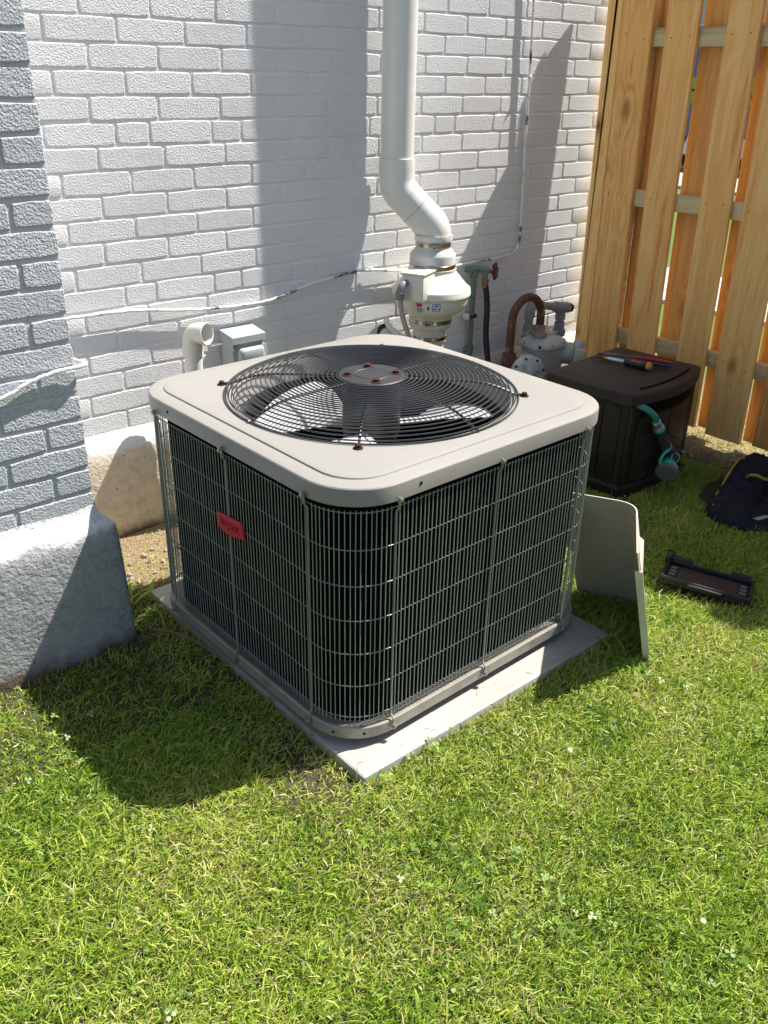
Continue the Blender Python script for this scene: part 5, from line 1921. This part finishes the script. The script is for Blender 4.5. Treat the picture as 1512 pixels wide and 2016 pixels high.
def blades(name, n, hmean, flat, label):
    x, y = sample(n, cover)
    N = len(x)
    dr = dryness(x, y)
    patch = vnoise(x, y, 2.2, 8)
    phi = RNG.uniform(0, 2 * PI, N) + 0.0
    # mown lean: many blades lie toward one side
    phi = np.where(RNG.random(N) < 0.45, RNG.normal(-0.5, 0.7, N), phi)
    Ln = hmean * RNG.lognormal(0, 0.34, N) * (0.70 + 0.35 * patch + 0.35 * vnoise(x, y, 13, 21))
    Ln *= np.where(y > -0.45, 0.7, 1.0)
    w = RNG.uniform(0.0015, 0.0034, N) * (0.75 if flat else 1.0)
    th0 = np.abs(RNG.normal(0.55 if not flat else 1.2, 0.32, N))
    th1 = th0 + np.abs(RNG.normal(0.75 if not flat else 0.3, 0.4, N))
    th1 = np.minimum(th1, 1.62)
    cx, cy = np.cos(phi), np.sin(phi)
    gz = 0.012 * (vnoise(x, y, 3.1) - 0.5) + 0.008 * (vnoise(x, y, 11, 3) - 0.5) - 0.007
    if flat:
        gz = gz + RNG.uniform(0, 0.016, N)
    b0 = np.stack([x, y, gz], 1)
    d0 = np.stack([cx * np.sin(th0), cy * np.sin(th0), np.cos(th0)], 1)
    d1 = np.stack([cx * np.sin(th1), cy * np.sin(th1), np.cos(th1)], 1)
    tw = RNG.normal(0, 0.5, N)
    sx = np.stack([-np.sin(phi) * np.cos(tw), np.cos(phi) * np.cos(tw), np.sin(tw)], 1)
    p1 = b0 + d0 * (Ln * 0.5)[:, None]
    p2 = p1 + d1 * (Ln * 0.5)[:, None]
    hw = (w / 2)[:, None]
    V = np.stack([b0 - sx * hw * 0.7, b0 + sx * hw * 0.7, p1 + sx * hw, p1 - sx * hw, p2 + sx * hw * 0.12], 1).reshape(-1, 3)
    base = np.arange(N)[:, None] * 5
    loops = (base + np.array([[0, 1, 2, 3, 3, 2, 4]])).ravel()
    st = (np.arange(N)[:, None] * 7 + np.array([[0, 4]])).ravel()
    tone = 0.42 + 0.18 * (patch - 0.5) + 0.22 * (vnoise(x, y, 17, 22) - 0.5) + RNG.normal(0, 0.19, N) + 0.14 * dr
    isdry = RNG.random(N) < (0.025 + 0.42 * dr + (0.20 if flat else 0))
    tone = np.where(isdry, RNG.uniform(0.72, 1.0, N), np.clip(tone, 0.02, 0.72))
    T = np.repeat(tone, 5).reshape(N, 5)
    T[:, :2] = np.minimum(T[:, :2] + 0.12, 1.0)
    o = fast_mesh(name, V, loops, st, M['grass'], T.ravel())
    tag(o, label, 'grass', kind='stuff')
    return N

blades('lawn_grass', 1200000, 0.0215, False, 'short mown green lawn grass around the air conditioner')
blades('dry_thatch', 110000, 0.020, True, 'flattened straw coloured dry grass in the lawn')

def clover():
    def dens(x, y):
        p = vnoise(x, y, 5.0, 12) * 0.6 + vnoise(x, y, 14.0, 13) * 0.4
        return np.clip((p - 0.50) * 2.2, 0, 1) * cover(x, y)
    x, y = sample(30000, dens)
    N = len(x)
    h = RNG.uniform(0.014, 0.036, N)
    s = RNG.uniform(0.0035, 0.0085, N)
    rot = RNG.uniform(0, 2 * PI, N)
    tone = np.clip(RNG.normal(0.45, 0.2, N), 0, 1)
    tl = RNG.normal(0, 0.35, (N, 2))
    Vs, tn = [], []
    prof = [(0.0, 0.0), (0.55, 0.42), (1.0, 0.45), (1.18, 0.0), (1.0, -0.45), (0.55, -0.42)]
    for k in range(3):
        a = rot + k * 2 * PI / 3
        ca, sa = np.cos(a), np.sin(a)
        for r, q in prof:
            px = (r * ca - q * sa) * s
            py = (r * sa + q * ca) * s
            Vs.append(np.stack([x + px, y + py, h - 0.008 + px * tl[:, 0] + py * tl[:, 1] + 0.0022 * (abs(q) > 0.1)], 1))
    V = np.stack(Vs, 1).reshape(-1, 3)
    loops = np.arange(N * 18)
    st = np.arange(0, N * 18, 6)
    o = fast_mesh('clover', V, loops, st, M['clover'], np.repeat(tone, 18))
    tag(o, 'low clover leaves mixed through the lawn', 'clover', kind='stuff')
    # broad round weed leaves
    x, y = sample(900, lambda a, b: 0.55 * cover(a, b))
    N = len(x)
    k = 9
    th = np.linspace(0, 2 * PI, k, endpoint=False)[None, :]
    r = RNG.uniform(0.003, 0.0065, N)[:, None] * (1 + 0.14 * np.cos(3 * th + RNG.uniform(0, 6, N)[:, None]))
    a0 = RNG.uniform(0, 2 * PI, N)[:, None]
    px, py = r * np.cos(th + a0), r * np.sin(th + a0)
    tx, ty = RNG.normal(0, 0.4, N)[:, None], RNG.normal(0, 0.4, N)[:, None]
    z = RNG.uniform(0.010, 0.024, N)[:, None] + px * tx + py * ty
    V = np.stack([x[:, None] + px, y[:, None] + py, z], 2).reshape(-1, 3)
    o = fast_mesh('lawn_weeds', V, np.arange(N * k), np.arange(0, N * k, k), M['clover'], np.repeat(np.clip(RNG.normal(0.55, 0.2, N), 0, 1), k))
    tag(o, 'scattered pale round weed leaves in the lawn', 'weeds', kind='stuff')
clover()

clip = MB()
for k in range(16):
    e = rnd.random()
    if e < 0.6:
        x, y, z = rnd.uniform(-0.08, 0.75), -1.405 + abs(rnd.gauss(0, 0.022)), 0.0186
    else:
        x, y, z = rnd.uniform(0.60, 0.765), rnd.uniform(-1.4, -1.2), 0.0186
    l, w = rnd.uniform(0.004, 0.012), rnd.uniform(0.0007, 0.0016)
    q = MB()
    q.loft([[(-l, -w, 0), (-l, w, 0), (-l, 0, 0.0008)], [(l, -w * 0.6, 0.001), (l, w * 0.6, 0.001), (l, 0, 0.002)]], True, True)
    q.mx(Matrix.Translation((x, y, z)) @ Matrix.Rotation(rnd.uniform(0, 6), 4, 'Z'))
    clip.merge(q)
tag(obj('grass_clippings', clip, M['paper'], smooth=0), 'dry grass clippings scattered on the sunlit pad edge', 'clippings', kind='stuff')

def weed(cx, cy, n, ln, label):
    mb = MB()
    for k in range(n):
        a = rnd.uniform(0, 2 * PI)
        l = ln * rnd.uniform(0.6, 1.1)
        w = rnd.uniform(0.003, 0.006)
        x, y = cx + rnd.gauss(0, 0.03), cy + rnd.gauss(0, 0.03)
        pts = []
        for i in range(5):
            q = i / 4
            pts.append(Vector((x + math.cos(a) * l * q * 0.8, y + math.sin(a) * l * q * 0.8, 0.0 + l * (0.75 * q - 0.5 * q * q))))
        sd = Vector((-math.sin(a), math.cos(a), 0))
        lo = [[p - sd * w * (1 - q * 0.9), p + sd * w * (1 - q * 0.9)] for p, q in zip(pts, (0.3, 0.0, 0.1, 0.4, 1.0))]
        mb.loft(lo, closed=False)
    o = obj('weed_tuft', mb, M['grass'], smooth=80)
    at = o.data.attributes.new('tone', 'FLOAT', 'POINT')
    at.data.foreach_set('value', np.full(len(o.data.vertices), 0.42, np.float32))
    tag(o, label, 'weed')
weed(-0.14, -0.42, 26, 0.085, 'broad bladed grass tuft between the pier and the air conditioner')
weed(0.72, -1.50, 16, 0.07, 'taller grass tuft at the corner beside the leaning panel')
